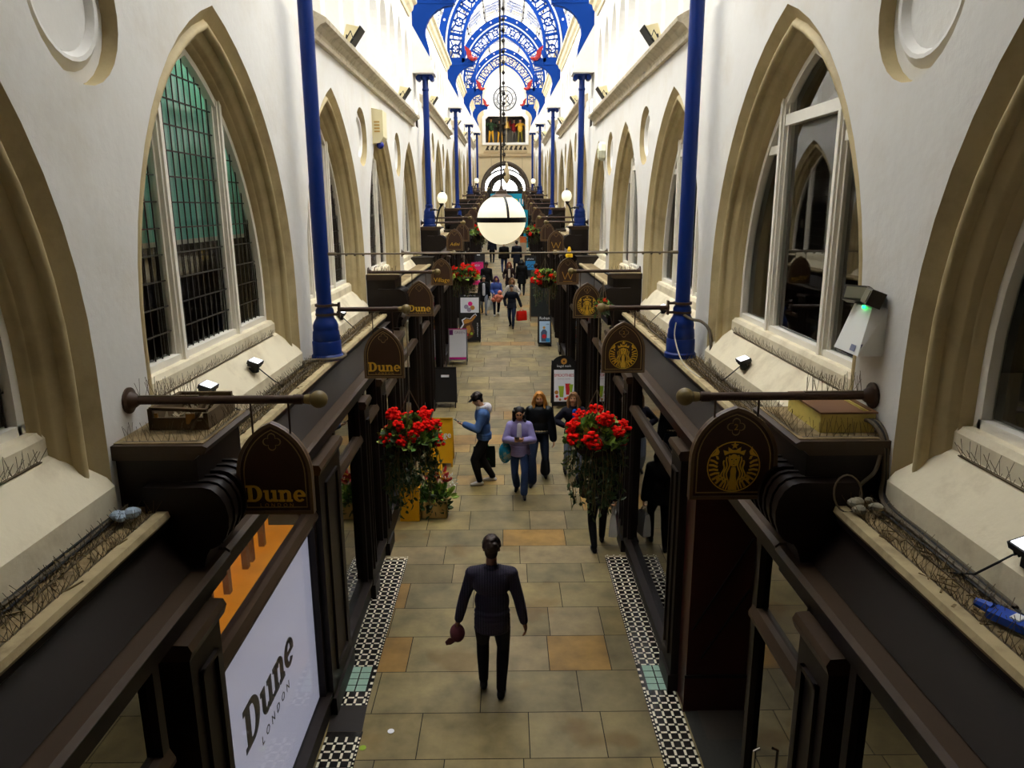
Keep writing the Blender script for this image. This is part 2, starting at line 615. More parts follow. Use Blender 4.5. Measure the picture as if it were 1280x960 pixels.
def wall_side(s, nm):
    mb = MB()
    rv = MB()
    rd = MB()
    for (y0, y1, lev) in BAYS:
        zb, zt = 3.0 + lev * 0.9, 7.30 + lev
        outer = [(y0, zb), (y1, zb), (y1, zt), (y0, zt)]
        loops = [outer]
        cs = [c for c in WINC if y0 < c < y1 and c + 1.83 < YEND]
        for c in cs:
            A = arch(1.83, 2.55, 4.22 + lev, zb + .05, 12)
            loops.append([(c + p[0], p[1]) for p in A][::-1])
            rings = []
            for d, dep in PROFILE:
                rings.append([(s * (W + dep), c + p[0], p[1]) for p in arch(1.83, 2.55, 4.22 + lev, zb + .05, 12, d)])
            rv.loft(rings)
        for c in cs:
            yr = c + 2.125
            if yr < y1 - 1.5:
                loops.append(circ(yr, 6.30 + lev, .475, 28, True))
                pr = [(.475, 0), (.475, .10), (.40, .10), (.385, .085), (.345, .055), (.32, .06), (.30, .09), (.285, .115)]
                rd.mi = 0
                rd.loft([[(s * (W + d), yr + r * math.cos(2 * PI * k / 28), 6.30 + lev + r * math.sin(2 * PI * k / 28)) for k in range(28)] for r, d in pr[:2]], True)
                rd.mi = 1
                rd.loft([[(s * (W + d), yr + r * math.cos(2 * PI * k / 28), 6.30 + lev + r * math.sin(2 * PI * k / 28)) for k in range(28)] for r, d in pr[1:]], True)
                rd.plate([circ(yr, 6.30 + lev, .29, 28)], (s * (W + .105), 0, 0), (0, 1, 0), (0, 0, 1), .004)
        mb.plate(loops, (s * W, 0, 0), (0, 1, 0), (0, 0, 1), 0.003 * s)
    w = struct('wall_' + nm, mb, WHITE)
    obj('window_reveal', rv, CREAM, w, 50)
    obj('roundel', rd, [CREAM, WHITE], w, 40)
    # string course above the windows: weathered top, hollow underside
    sc = MB()
    for (y0, y1, lev) in BAYS:
        a, b = y0 + 1.15, min(y1 - 1.35, YEND)
        if b < a:
            continue
        z = 7.20 + lev
        sc.ext([(s * x, zz) for x, zz in ((W + .1, z), (2.335, z), (2.325, z + .04), (2.345, z + .06), (2.33, z + .10), (2.27, z + .16), (2.20, z + .19), (2.19, z + .24), (2.24, z + .27), (W + .1, z + .40))], a, b)
    obj('string_course', sc, mat('grey_string_course', (196, 184, 158), 0.7, noise=0.15, nscale=4, stain=(96, 80, 52), stain_amt=.6, stain_scale=5), w)
    # clerestory: lancets with splayed reveals and sloping sills
    cl = MB()
    fr = MB()
    gl = MB()
    co = MB()
    XC = 2.46
    for bi, (y0, y1, lev) in enumerate(BAYS):
        zb, zt = 7.25 + lev, 10.25 + lev
        loops = [[(y0, zb), (y1, zb), (y1, zt), (y0, zt)]]
        n = int((y1 - y0 - 3.0) / 1.21) + 1
        for i in range(n):
            c = y1 - 1.5 - 1.21 * i
            if c < y0 + 1.2:
                continue
            o1 = arch(.47, .95, 8.62 + lev, 7.52 + lev, 8)
            o2 = arch(.25, .62, 8.72 + lev, 8.05 + lev, 8)
            loops.append([(c + p[0], p[1]) for p in o1][::-1])
            A = [(s * XC, c + p[0], p[1]) for p in o1]
            B = [(s * (XC + .38), c + p[0], p[1]) for p in o2]
            cl.loft([A, B], True)
            gl.add([(s * (XC + .37), c + p[0], p[1]) for p in o2], [tuple(range(len(o2)))])
            fr.beam((s * (XC + .35), c, 8.05 + lev), (s * (XC + .35), c, 9.32 + lev), .035, .03)
            fr.beam((s * (XC + .35), c - .25, 8.75 + lev), (s * (XC + .35), c + .25, 8.75 + lev), .03, .035)
        cl.plate(loops, (s * XC, 0, 0), (0, 1, 0), (0, 0, 1), 0.003 * s)
        co.ext([(s * x, zz) for x, zz in ((2.95, zt - .30), (2.42, zt - .30), (2.40, zt - .22), (2.33, zt - .15), (2.30, zt - .04), (2.22, zt), (2.22, zt + .08), (2.95, zt + .12))], y0 + .35, y1 - 0.9)
        cl.box(*sorted((s * 2.86, s * 3.0)), y0, y1, zt - .1, zt + 1.35)
    c = struct('wall_%s_clerestory' % nm, cl, WHITE)
    obj('lancet_bars', fr, TIMBER, c)
    obj('lancet_glass', gl, mat('pale_obscured_glass', (112, 120, 126), 0.3), c)
    obj('eaves_cornice', co, mat('cream_cornice', (222, 208, 172), 0.7, noise=.08, stain=(130, 110, 70), stain_amt=.4, stain_scale=3), c)
    # the rooms behind
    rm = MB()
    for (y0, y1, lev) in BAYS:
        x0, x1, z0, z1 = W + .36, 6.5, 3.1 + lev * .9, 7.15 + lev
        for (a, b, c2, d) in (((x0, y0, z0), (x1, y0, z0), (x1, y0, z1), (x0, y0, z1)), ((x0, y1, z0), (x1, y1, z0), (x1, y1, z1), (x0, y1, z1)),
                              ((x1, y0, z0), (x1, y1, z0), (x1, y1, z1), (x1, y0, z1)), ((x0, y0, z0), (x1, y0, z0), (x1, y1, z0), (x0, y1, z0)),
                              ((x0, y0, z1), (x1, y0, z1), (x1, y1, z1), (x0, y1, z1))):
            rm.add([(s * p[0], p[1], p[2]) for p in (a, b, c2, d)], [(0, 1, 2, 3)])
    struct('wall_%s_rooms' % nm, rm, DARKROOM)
    return w


wall_side(-1, 'left')
wall_side(1, 'right')

# ---- windows: sill, timber frame, panes (and leading on the left side)
LEADGL = glass('leaded_glass', (236, 242, 238), 0.06, 0.05)
LEAD = mat('lead_cames', (52, 46, 38), 0.6, metal=0.3)
wn = 0
for s in (-1, 1):
    for c in WINC:
        if c + 1.83 > YEND or c < 0:
            continue
        wn += 1
        lev = bay_of(c)[2]
        win = sempty('window_%d' % wn, (s * W, c, 3.36 + lev))
        sl = MB()
        z = lev
        sl.ext([(s * x, zz + z) for x, zz in ((2.80, 3.92), (2.62, 3.90), (2.60, 3.86), (2.60, 3.755), (2.57, 3.735), (2.375, 3.475), (2.375, 3.30), (2.80, 3.30))], c - 1.81, c + 1.81)
        obj('window_sill', sl, SILLST, win)
        f = MB()
        xg = W + .30
        A = arch(1.83, 2.55, 4.22 + lev, 3.88 + lev, 12, .295)

        def zarch(dy, d=.295):
            a_, h_ = 1.83, 2.55
            cc = (h_ * h_ - a_ * a_) / (2 * a_)
            R = a_ + cc - d
            return 4.22 + lev + math.sqrt(max(0, R * R - (abs(dy) + cc) ** 2))
        # frame ring
        B = arch(1.83, 2.55, 4.22 + lev, 3.88 + lev, 12, .36)
        f.loft([[(s * (xg - .03), c + p[0], p[1]) for p in A], [(s * (xg - .03), c + p[0], p[1]) for p in B], [(s * (xg + .04), c + p[0], p[1]) for p in B]])
        f.box(*sorted((s * (xg - .03), s * (xg + .05))), c - 1.5, c + 1.5, 3.88 + lev, 3.96 + lev)
        for dy in (-.64, .64):
            zt = zarch(dy) + .03
            for (w_, d0, d1) in ((.15, 0, .06), (.10, -.035, .06), (.05, -.055, .06)):
                f.box(*sorted((s * (xg + d0), s * (xg + d1))), c + dy - w_ / 2, c + dy + w_ / 2, 3.88 + lev, zt)
        if s > 0:
            f.box(*sorted((s * (xg - .03), s * (xg + .05))), c - .58, c + .58, 5.86 + lev, 5.96 + lev)
            for q in (-1, 1):
                zt = min(5.68, zarch(1.3) - lev - .02)
                f.box(*sorted((s * (xg - .02), s * (xg + .05))), c + q * .70, c + q * 1.40, 5.62 + lev, 5.70 + lev)
        obj('window_frame', f, TIMBER, win, 30)
        g = MB()
        g.add([(s * (xg + .03), c + p[0], p[1]) for p in A], [tuple(range(len(A)))])
        obj('pane', g, LEADGL if s < 0 else PANE, win)
        if s < 0:
            ld = MB()
            if c < 20:
                k = -1.5
                y = -1.5
                while y < 1.5:
                    zt = zarch(y)
                    if zt > 4.3 + lev:
                        ld.beam((s * (xg + .022), c + y, 3.95 + lev), (s * (xg + .022), c + y, zt), .009, .008, (0, 1, 0))
                    y += .118
                zz = 3.95 + lev
                while zz < 6.45 + lev:
                    hw = 1.5
                    while hw > 0 and zarch(hw) < zz:
                        hw -= .02
                    if hw > .05:
                        ld.beam((s * (xg + .02), c - hw, zz), (s * (xg + .02), c + hw, zz), .010, .011)
                    zz += .205
                obj('leading', ld, LEAD, win)

# ---- iron columns against the piers, with the white piers they carry
def column(s, k):
    y, lev = COLY[k], COLLEV[k]
    x = s * 2.16
    zb = (3.335, 4.605, 4.725, 5.965, 6.005)[k]
    zt = 8.68 + lev
    side = 'left' if s < 0 else 'right'
    sh = MB()
    r = .085
    sh.lathe([(r * 1.02, zb + .62), (r, zb + 1.2), (r * .96, zt - .45), (r * .93, zt - .42), (r * 1.12, zt - .40), (r * 1.12, zt - .36), (r * .93, zt - .33), (r * .93, zt - .14)], (x, y, 0), 24)
    root = thing('iron_column', '', 'column', (x, y, zb), 'blue iron columns along the arcade walls')
    obj('shaft', sh, BLUE, root, 40)
    ba = MB()
    ba.lathe([(.19, zb), (.19, zb + .05), (.172, zb + .07), (.172, zb + .22), (.160, zb + .235), (.165, zb + .25), (.158, zb + .34), (.148, zb + .36), (.152, zb + .38), (.150, zb + .42), (.135, zb + .46),
              (.112, zb + .50), (.10, zb + .54), (.108, zb + .56), (.108, zb + .60), (.092, zb + .63)], (x, y, 0), 28)
    obj('base', ba, BLUE, root, 40)
    ca = MB()
    ca.lathe([(r * .93, zt - .14), (.12, zt - .10), (.13, zt - .05), (.13, zt)], (x, y, 0), 20)
    ca.box(x - .2, x + .2, y - .13, y + .13, zt - .04, zt)
    for q in (-1, 1):
        ca.tube([(x + q * .18, y - .14, zt - .09), (x + q * .18, y + .14, zt - .09)], .07, 14)
        ca.tube([(x + q * .18, y - .15, zt - .09), (x + q * .18, y + .15, zt - .09)], .03, 10)
    obj('capital', ca, BLUE, root, 35)
    p = MB()
    p.box(*sorted((s * 1.88, s * 2.62)), y - .38, y + .38, zt, zt + .10)
    p.box(*sorted((s * 1.92, s * 2.60)), y - .34, y + .34, zt + .10, zt + .19)
    p.ext([(s * xx, zz) for xx, zz in ((2.6, zt + .19), (1.96, zt + .19), (1.96, zt + .35), (2.44, zt + 1.20), (2.6, zt + 1.20))], y - .30, y + .30)
    st = struct('trim_pier_%s_%d' % (side, k + 1), p, WHITE)
    return root


COLLAB = ['nearest blue column on the {} wall with a flared base, sign pole clamped to it',
          'second blue iron column on the {} wall, carrying a globe lamp on a black arm',
          'third blue iron column from the front on the {} wall, no lamp on it',
          'fourth blue iron column on the {} wall, with a small far globe lamp',
          'farthest blue iron column on the {} wall beside the clock gable']
for s in (-1, 1):
    for k in range(5):
        r_ = column(s, k)
        r_['label'] = COLLAB[k].format('left' if s < 0 else 'right')


# ---- roof: arched principals of blue perforated iron
def ptarc(R, c, zs, n=14, d=0.0):
    """half pointed arc from spring (x = R-c-d) to the apex, list of (x, z)"""
    Rd = R - d
    ta = math.acos(c / Rd)
    return [(-c + Rd * math.cos(ta * i / n), zs + Rd * math.sin(ta * i / n)) for i in range(n + 1)]


def principal(k):
    y, lev = COLY[k], COLLEV[k]
    zc = 8.68 + lev
    zs = zc + 2.56
    zh = zc + 1.90
    C0, R0 = .80, 3.65
    lab = ['nearest blue roof arch overhead above the first pair of columns', 'blue perforated roof arch above the second pair of columns', 'large blue perforated roof arch above the third pair of columns',
           'blue perforated roof arch above the fourth pair of columns', 'farthest blue perforated roof arch just before the clock'][k]
    root = thing('roof_arch', lab, 'roof arch', (0, y, zc), 'blue iron roof arches')
    rim, whi, band, ros, brace = MB(), MB(), MB(), MB(), MB()
    for s in (-1, 1):
        def strip(mb, d0, d1, th, foot=None, z0=zs):
            a = ptarc(R0, C0, zs, 16, d0)
            b = ptarc(R0, C0, zs, 16, d1)
            if foot is not None:
                a = [(a[0][0], foot)] + a
                b = [(b[0][0], foot)] + b
            rings = []
            for dy in (-th / 2, th / 2):
                rings.append([(s * p[0], y + dy, p[1]) for p in a])
                rings.append([(s * p[0], y + dy, p[1]) for p in b])
            for r1, r2 in ((0, 1), (2, 3), (0, 2), (1, 3)):
                mb.loft([rings[r1], rings[r2]])
        strip(rim, 0, .30, .22, zs - .5)
        strip(whi, .315, .39, .16, zh)
        strip(rim, .40, .50, .24, zh)
        strip(rim, 1.02, 1.14, .24, zh)
        # rosettes on the outer rib
        o = ptarc(R0, C0, zs, 40, .15)
        for i in range(3, 40, 6):
            for dy in (-.115, .115):
                ros.tube([(s * o[i][0], y + dy - .012, o[i][1]), (s * o[i][0], y + dy + .012, o[i][1])], .05, 14)
        # panels of tracery in the band
        mid = ptarc(R0, C0, zs, 60, .76)
        ins = [(mid[0][0], zh + (zs - zh) * t / 10) for t in range(10)] + mid
        cum = [0]
        for a_, b_ in zip(ins[:-1], ins[1:]):
            cum.append(cum[-1] + math.hypot(b_[0] - a_[0], b_[1] - a_[1]))
        L = cum[-1]

        def at(t):
            t = max(0, min(L - 1e-6, t))
            i = max(j for j in range(len(cum)) if cum[j] <= t)
            i = min(i, len(ins) - 2)
            f_ = (t - cum[i]) / max(cum[i + 1] - cum[i], 1e-9)
            p = (ins[i][0] + (ins[i + 1][0] - ins[i][0]) * f_, ins[i][1] + (ins[i + 1][1] - ins[i][1]) * f_)
            d = Vector((ins[i + 1][0] - ins[i][0], ins[i + 1][1] - ins[i][1])).normalized()
            return p, d

        def P(t, w_):
            p, d = at(t)
            return (s * (p[0] - d.y * w_), y, p[1] + d.x * w_)
        N = 4
        hw = .26
        for i in range(N):
            t0, t1 = L * i / N, L * (i + 1) / N
            tm = (t0 + t1) / 2
            q = t1 - t0
            def bar(ta, wa, tb, wb, w_=.045):
                band.beam(P(ta, wa), P(tb, wb), w_, .12, (0, 1, 0))
            bar(t0 + .03, -hw, t0 + .03, hw, .11)
            bar(t0 + q * .16, -hw, t0 + q * .16, hw)
            bar(t1 - q * .16, -hw, t1 - q * .16, hw)
            for w_ in (-.13, .13):
                bar(t0 + .05, w_, t0 + q * .16, w_, .03)
                bar(t1 - .02, w_, t1 - q * .16, w_, .03)
            pr = None
            for a in range(13):
                aa = 2 * PI * a / 12
                cur = P(tm + .17 * math.cos(aa), .17 * math.sin(aa))
                if pr:
                    band.beam(pr, cur, .06, .12, (0, 1, 0))
                pr = cur
            for a in range(4):
                aa = PI / 4 + a * PI / 2
                band.beam(P(tm + .16 * math.cos(aa), .16 * math.sin(aa)), P(tm + q * .36 * (1 if math.cos(aa) > 0 else -1), hw * (1 if math.sin(aa) > 0 else -1)), .05, .12, (0, 1, 0))
                aa = a * PI / 2
                band.beam(P(tm, 0), P(tm + .16 * math.cos(aa), .16 * math.sin(aa)), .05, .12, (0, 1, 0))
            for sg in (-1, 1):
                bar(tm, sg * .17, tm, sg * hw, .06)
            for dy in (-.075, .075):
                ros.tube([(P(tm, 0)[0], y + dy - .01, P(tm, 0)[2]), (P(tm, 0)[0], y + dy + .01, P(tm, 0)[2])], .045, 12)
        # hammer beam, curved brace and wall post
        brace = MB()
        brace.box(*sorted((s * 1.30, s * 2.46)), y - .12, y + .12, zh - .12, zh + .16)
        poly = [(2.48, zh - .12), (2.48, zc + 1.27), (2.06, zc + .50), (2.02, zc + .46), (2.03, zc + .66), (2.12, zh - .88)]
        for i in range(9):
            t = PI / 2 * i / 8
            poly.append((1.34 + .78 * math.cos(t), zh - .88 + .72 * math.sin(t)))
        poly.append((1.34, zh - .12))
        brace.plate([[(s * p[0], p[1]) for p in poly]], (0, y + .10, 0), (1, 0, 0), (0, 0, 1), .2)
        obj('hammer_beam', brace, BLUE2, root)
    obj('ribs', rim, BLUE2, root)
    obj('white_fillet', whi, IRONW, root)
    obj('tracery_band', band, BLUE2, root)
    obj('rosettes', ros, mat('pale_pink_boss', (226, 206, 214), 0.5), root)
    # red winged beasts perched on the hammer beam ends
    for s in (-1, 1):
        d = MB()
        bx, bz = s * 1.50, zh + .16
        BS = .66
        d.tube([(bx + s * .14, y - .2, bz + .55), (bx + s * .10, y - .24, bz + .30), (bx, y - .28, bz + .10), (bx - s * .16, y - .34, bz - .05), (bx - s * .34, y - .40, bz - .12), (bx - s * .42, y - .44, bz - .06)], [.04, .10, .15, .15, .10, .03], 12)
        d.ball((bx - s * .40, y - .44, bz - .06), .11, 12, 8, (1.2, 1, .9))
        for q in (-1, 1):
            wing = [(0, 0), (.10, .22), (.26, .50), (.30, .70), (.18, .62), (.02, .52), (-.14, .34), (-.18, .12)]
            d.plate([[(s * a, b) for a, b in wing]], (bx, y - .28 + q * .12, bz + .02), (1, 0, 0), (0, .12 * q, 1), .03)
        d.v = [((v[0] - bx) * BS + bx, (v[1] - y) * BS + y, (v[2] - bz) * BS + bz) for v in d.v]
        t = thing('winged_beast', '%s red winged beast on the roof arch above the %s columns' % ('left' if s < 0 else 'right', ('nearest', 'second', 'third', 'fourth', 'farthest')[k]), 'ornament', (bx, y, bz), 'red winged beasts on the roof arches')
        obj('body', d, RED, t, 40)
    return root


for k in range(5):
    principal(k)

# ---- glazed roof between the principals
for bi, (y0, y1, lev) in enumerate(BAYS):
    zs = 8.68 + 2.56 + lev + .12
    pts = ptarc(3.72, .8, zs, 4)
    g, bars, pur, brk = MB(), MB(), MB(), MB()
    ya = 4.6 if bi == 0 else y0
    for s in (-1, 1):
        g.loft([[(s * p[0], ya, p[1]) for p in pts], [(s * p[0], y1, p[1]) for p in pts]])
        yy = ya + .3
        while yy < y1:
            for a, b in zip(pts[:-1], pts[1:]):
                bars.beam((s * a[0], yy, a[1] - .03), (s * b[0], yy, b[1] - .03), .022, .05, (0, 1, 0))
            yy += .62
        for i, p in enumerate(pts):
            if i in (0, 4):
                continue
            pur.beam((s * p[0] - s * .05, ya, p[1] - .12), (s * p[0] - s * .05, y1, p[1] - .12), .10, .14)
            yy = ya + .6
            while yy < y1:
                brk.obox((s * p[0] - s * .05, yy, p[1] - .22), (.07, .10, .10))
                yy += 1.24
    pur.beam((0, ya, pts[-1][1] - .10), (0, y1, pts[-1][1] - .10), .16, .16)
    root = sempty('ceiling_%d' % (bi + 1), (0, (ya + y1) / 2, zs))
    obj('roof_glazing', g, ROOFGL, root)
    obj('glazing_bars', bars, mat('grey_glazing_bar', (150, 148, 142), .6), root)
    obj('purlins', pur, mat('pale_purlin', (190, 188, 182), .6), root)
    obj('purlin_brackets', brk, mat('rust_bracket', (40, 26, 18), .6), root)

# ---- unseen mass round the viewpoint's first-floor window, added to darken the near floor
nb = MB()
nb.box(-3.0, 3.0, -4.0, -0.9, 3.0, 15.2)
nb.box(-3.0, 3.0, -0.9, 0.35, 3.0, 4.3)
nb.box(-3.0, 3.0, -4.05, -4.0, -.1, 3.0)
struct('wall_light_block', nb, mat('light_block_dark', (84, 66, 50), .9, noise=.2, nscale=8))  # dark colour chosen to cut bounce light near the viewpoint
nr = MB()
for s in (-1, 1):
    pts = ptarc(3.74, .8, 8.68 + 2.56 + .12, 4)
    nr.loft([[(s * p[0], -4, p[1]) for p in pts], [(s * p[0], 4.65, p[1]) for p in pts]])
struct('ceiling_light_block', nr, mat('light_block_grey', (70, 72, 76), .8))  # opaque unseen roof stretch, added to keep skylight off the near end
# ================================================================== FAR GABLE with clock and tableau
STONE = mat('tan_gable_stone', (204, 186, 148), 0.75, noise=0.08, nscale=3)
ye = 65.0
zfe = zf(ye)
mb = MB()
A = arch(1.95, 2.15, 6.70, zfe, 14)
wide = [(-3.2, zfe - .2), (3.2, zfe - .2), (3.2, 16.2), (0, 18.2), (-3.2, 16.2)]
tab = [(-1.62, 10.50), (1.74, 10.50), (1.74, 12.35), (1.50, 12.60), (-1.38, 12.60), (-1.62, 12.35)]
mb.plate([wide, A[::-1], tab[::-1]], (0, ye, 0), (1, 0, 0), (0, 0, 1), -.35)
gable = struct('wall_far', mb, STONE)
mo = MB()
for d, dep in ((-.12, -.05), (-.02, -.09)):
    pass
rg = [[(p[0], ye + dy, p[1]) for p in arch(1.95, 2.15, 6.70, zfe, 14, d)] for d, dy in ((-.16, 0), (-.16, -.10), (-.03, -.12), (0, -.02), (.08, .10), (.10, .18), (.22, .25), (.22, .35))]
mo.loft(rg)
obj('arch_moulding', mo, mat('dark_arch_moulding', (74, 62, 50), .6), gable, 50)
mo = MB()
mo.box(-2.3, 2.3, ye - .14, ye, 9.40, 9.60)
mo.box(-2.3, 2.3, ye - .08, ye, 9.32, 9.40)
mo.box(-1.8, 1.9, ye - .10, ye, 9.66, 9.80)
obj('string_moulding', mo, mat('tan_gable_moulding', (176, 154, 116), .7), gable)
mo = MB()
mo.box(-1.72, 1.84, ye - .06, ye, 9.84, 10.30)
obj('frieze', mo, STONE, gable)
mo = MB()
x = -1.66
while x < 1.7:
    mo.plate([[(x, 9.90), (x + .17, 10.22), (x + .34, 9.90)]], (0, ye - .062, 0), (1, 0, 0), (0, 0, 1), .02)
    x += .40
x = -1.44
while x < 1.6:
    mo.plate([[(x - .10, 10.24), (x + .03, 10.02), (x + .14, 10.24)]], (0, ye - .062, 0), (1, 0, 0), (0, 0, 1), .02)
    x += .40
obj('frieze_piercings', mo, mat('dark_piercing', (52, 44, 36), .8), gable)
# white rendered tympanum behind the clock
mo = MB()
mo.plate([[(p[0], p[1]) for p in arch(1.75, 2.7, 13.5, 12.78, 12)]], (0, ye - .02, 0), (1, 0, 0), (0, 0, 1), .02)
obj('tympanum', mo, mat('white_tympanum', (246, 244, 238), .7), gable)
# moulded white surround of the tableau
mo = MB()
o = [(-1.90, 10.32), (2.0, 10.32), (2.0, 12.55), (1.70, 12.84), (-1.60, 12.84), (-1.90, 12.55)]
mo.plate([o, tab[::-1]], (0, ye - .14, 0), (1, 0, 0), (0, 0, 1), -.16)
obj('tableau_surround', mo, WHITE, gable)
mo = MB()
mo.box(-1.75, 1.85, ye + 1.0, ye + 1.06, 10.3, 12.8)
mo.box(-1.75, 1.85, ye + .05, ye + 1.06, 10.3, 10.5)
mo.box(-1.75, 1.85, ye + .05, ye + 1.06, 12.6, 12.8)
mo.box(-1.75, -1.62, ye + .05, ye + 1.06, 10.3, 12.8)
mo.box(1.74, 1.85, ye + .05, ye + 1.06, 10.3, 12.8)
for i in range(7):
    mo.box(-1.5 + .5 * i, -1.46 + .5 * i, ye + .97, ye + 1.0, 10.5, 12.6)
obj('tableau_niche', mo, mat('grey_niche', (92, 88, 80), .8), gable)

# clock
cl = thing('clock', 'large round skeleton clock with roman numerals high on the far white gable', 'clock', (.03, ye - .1, 14.0))
cx, cz = .03, 14.0
m_ = MB()
INK = mat('clock_black', (40, 40, 44), .5)
for r0, r1 in ((.90, .99), (.60, .67), (.28, .33)):
    m_.plate([circ(cx, cz, r1, 48), circ(cx, cz, r0, 48, True)], (0, ye - .08, 0), (1, 0, 0), (0, 0, 1), .04)
for h in range(12):
    a = 2 * PI * (h + .5) / 12
    m_.beam((cx + .33 * math.sin(a), ye - .10, cz + .33 * math.cos(a)), (cx + .63 * math.sin(a), ye - .10, cz + .63 * math.cos(a)), .02, .03, (0, 1, 0))
obj('dial_rings', m_, INK, cl)
m_ = MB()
for h, sN in enumerate(('XII', 'I', 'II', 'III', 'IV', 'V', 'VI', 'VII', 'VIII', 'IX', 'X', 'XI')):
    a = 2 * PI * h / 12
    ux = Vector((math.cos(a), 0, -math.sin(a)))
    uy = Vector((math.sin(a), 0, math.cos(a)))
    o = Vector((cx, ye - .10, cz)) + uy * .69
    m_.add(*text_mb(sN, .27, o, ux, uy, .02))
obj('numerals', m_, INK, cl)
m_ = MB()
for ang, L, w in ((math.radians(41), .50, .10), (math.radians(140), .86, .05)):
    d = Vector((math.sin(ang), 0, math.cos(ang)))
    n = Vector((math.cos(ang), 0, -math.sin(ang)))
    c0 = Vector((cx, ye - .14, cz))
    pts = [c0 - d * .14 - n * w * .4, c0 + d * L * .55 - n * w * .8, c0 + d * L, c0 + d * L * .55 + n * w * .8, c0 - d * .14 + n * w * .4]
    m_.add(pts + [p + Vector((0, .02, 0)) for p in pts], [(0, 1, 2, 3, 4), (9, 8, 7, 6, 5)] + [(i, (i + 1) % 5, 5 + (i + 1) % 5, 5 + i) for i in range(5)])
obj('hands', m_, INK, cl)

# bell of the tableau
t = thing('clock_bell', 'golden bell hung between the painted figures under the clock', 'bell', (.2, ye + .5, 12.0))
m_ = MB()
m_.lathe([(.02, .62), (.08, .58), (.16, .50), (.19, .28), (.22, .14), (.32, 0), (.30, -.02)], (.2, ye + .5, 11.7), 20)
m_.tube([(.2, ye + .5, 12.3), (.2, ye + .5, 12.6)], .03, 8)
obj('bell_body', m_, mat('old_brass', (170, 130, 50), .35, metal=.7), t, 40)

# bright fanlight beyond the arch, with the dark glazed screen below
f = MB()
yf = ye + 2.6
IRON = mat('dark_window_iron', (30, 28, 26), .5)
for rr, w_ in ((1.98, .16), (1.16, .12)):
    a = [(rr * math.cos(PI * i / 24), 6.62 + rr * math.sin(PI * i / 24) * .92) for i in range(25)]
    for p, q in zip(a[:-1], a[1:]):
        f.beam((p[0], yf, p[1]), (q[0], yf, q[1]), w_, .1, (0, 1, 0))
for i in range(1, 12):
    t_ = PI * i / 12
    f.beam((0, yf, 6.62), (2.0 * math.cos(t_), yf, 6.62 + 1.84 * math.sin(t_)), .03, .05, (0, 1, 0))
f.box(-2.4, 2.4, yf - .1, yf + .1, 6.30, 6.62)
f.plate([[(1.62 * math.cos(PI * i / 24), 6.62 + 1.50 * math.sin(PI * i / 24)) for i in range(25)] + [(1.20 * math.cos(PI * i / 24), 6.62 + 1.12 * math.sin(PI * i / 24)) for i in range(24, -1, -1)]], (0, yf - .05, 0), (1, 0, 0), (0, 0, 1), .05)
fr = sempty('window_50', (0, yf, 6.6))
obj('fanlight_frame', f, IRON, fr)
f = MB()
f.add([(-2.4, yf + .05, 6.6), (2.4, yf + .05, 6.6), (2.4, yf + .05, 8.7), (-2.4, yf + .05, 8.7)], [(0, 1, 2, 3)])
obj('pane', f, ROOFGL, fr)
f = MB()
for x in (-2.4, -1.5, -.5, .5, 1.5, 2.4):
    f.box(x - .05, x + .05, yf - .05, yf + .05, zfe, 6.4)
f.box(-2.4, 2.4, yf + .1, yf + .2, zfe - .2, 6.4)
obj('glazed_screen', f, mat('dark_screen', (24, 24, 26), .4), fr)
s_ = MB()
for q in (-1, 1):
    s_.box(*sorted((q * 2.0, q * 2.6)), ye + .1, yf + .3, zfe - .2, 9.2)
s_.box(-2.6, 2.6, ye + .35, yf - .1, 8.95, 9.2)
struct('trim_vestibule', s_, STONE)

# statue lamp column standing out in front of the fanlight
t = thing('hanging_lantern', 'small pale flag shaped lantern hung in front of the far fanlight', 'lantern', (.13, 60.0, 8.2))
m_ = MB()
m_.lathe([(.02, 8.6), (.10, 8.5), (.24, 7.9), (.26, 7.4), (.16, 7.1), (.04, 7.0)], (.13, 60, 0), 10)
m_.tube([(.13, 60, 8.6), (.13, 60, 16.6)], .02, 6)
obj('lantern_body', m_, mat('pale_brass', (190, 170, 130), .5), t)

# blue banner reading Pour and the two upright cyan banners
CY = mat('cyan_banner', (24, 176, 214), .6)
t = thing('banner', 'wide cyan banner with white lettering hung below the far arch', 'banner', (.15, 61.5, 5.4))
m_ = MB()
m_.plate([[(-1.2, 5.25), (1.5, 5.25), (1.5, 6.25), (-1.2, 6.25)]], (0, 61.5, 0), (1, 0, 0), (0, 0, 1), .02)
obj('cloth', m_, CY, t)
m_ = MB()
for x in (-1.1, 1.4):
    m_.tube([(x, 61.51, 6.2), (x, 61.51, 9.0), (x, 64.9, 9.45)], .012, 6)
obj('hanging_wire', m_, WIRE, t)
m_ = MB()
m_.add(*text_mb('Pour', .95, (.75, 61.46, 5.42), (1, 0, 0), (0, 0, 1), .01))
obj('lettering', m_, mat('banner_white', (248, 248, 248), .6), t)
m_ = MB()
m_.plate([circ(.86, 5.68, .17, 20)], (0, 61.43, 0), (1, 0, 0), (0, 0, 1), .01)
obj('yellow_letter', m_, mat('banner_yellow', (240, 220, 40), .6), t, label='yellow round letter in the word')
t = thing('banner', 'tall narrow cyan banner standing right of the globe lamp', 'banner', (1.5, 55, zf(55)))
m_ = MB()
m_.plate([[(1.34, zf(55) + .25), (1.66, zf(55) + .25), (1.66, 5.0), (1.34, 5.0)]], (0, 55, 0), (1, 0, 0), (0, 0, 1), .02)
obj('cloth', m_, CY, t)
m_ = MB()
m_.box(1.30, 1.70, 54.9, 55.15, zf(55), zf(55) + .05)
m_.tube([(1.5, 55.03, zf(55)), (1.5, 55.03, 5.05)], .015, 6)
obj('stand', m_, BLACK, t)
t = thing('banner', 'upright banner with an orange top beside the far right flower basket', 'banner', (1.2, 50, zf(50)))
m_ = MB()
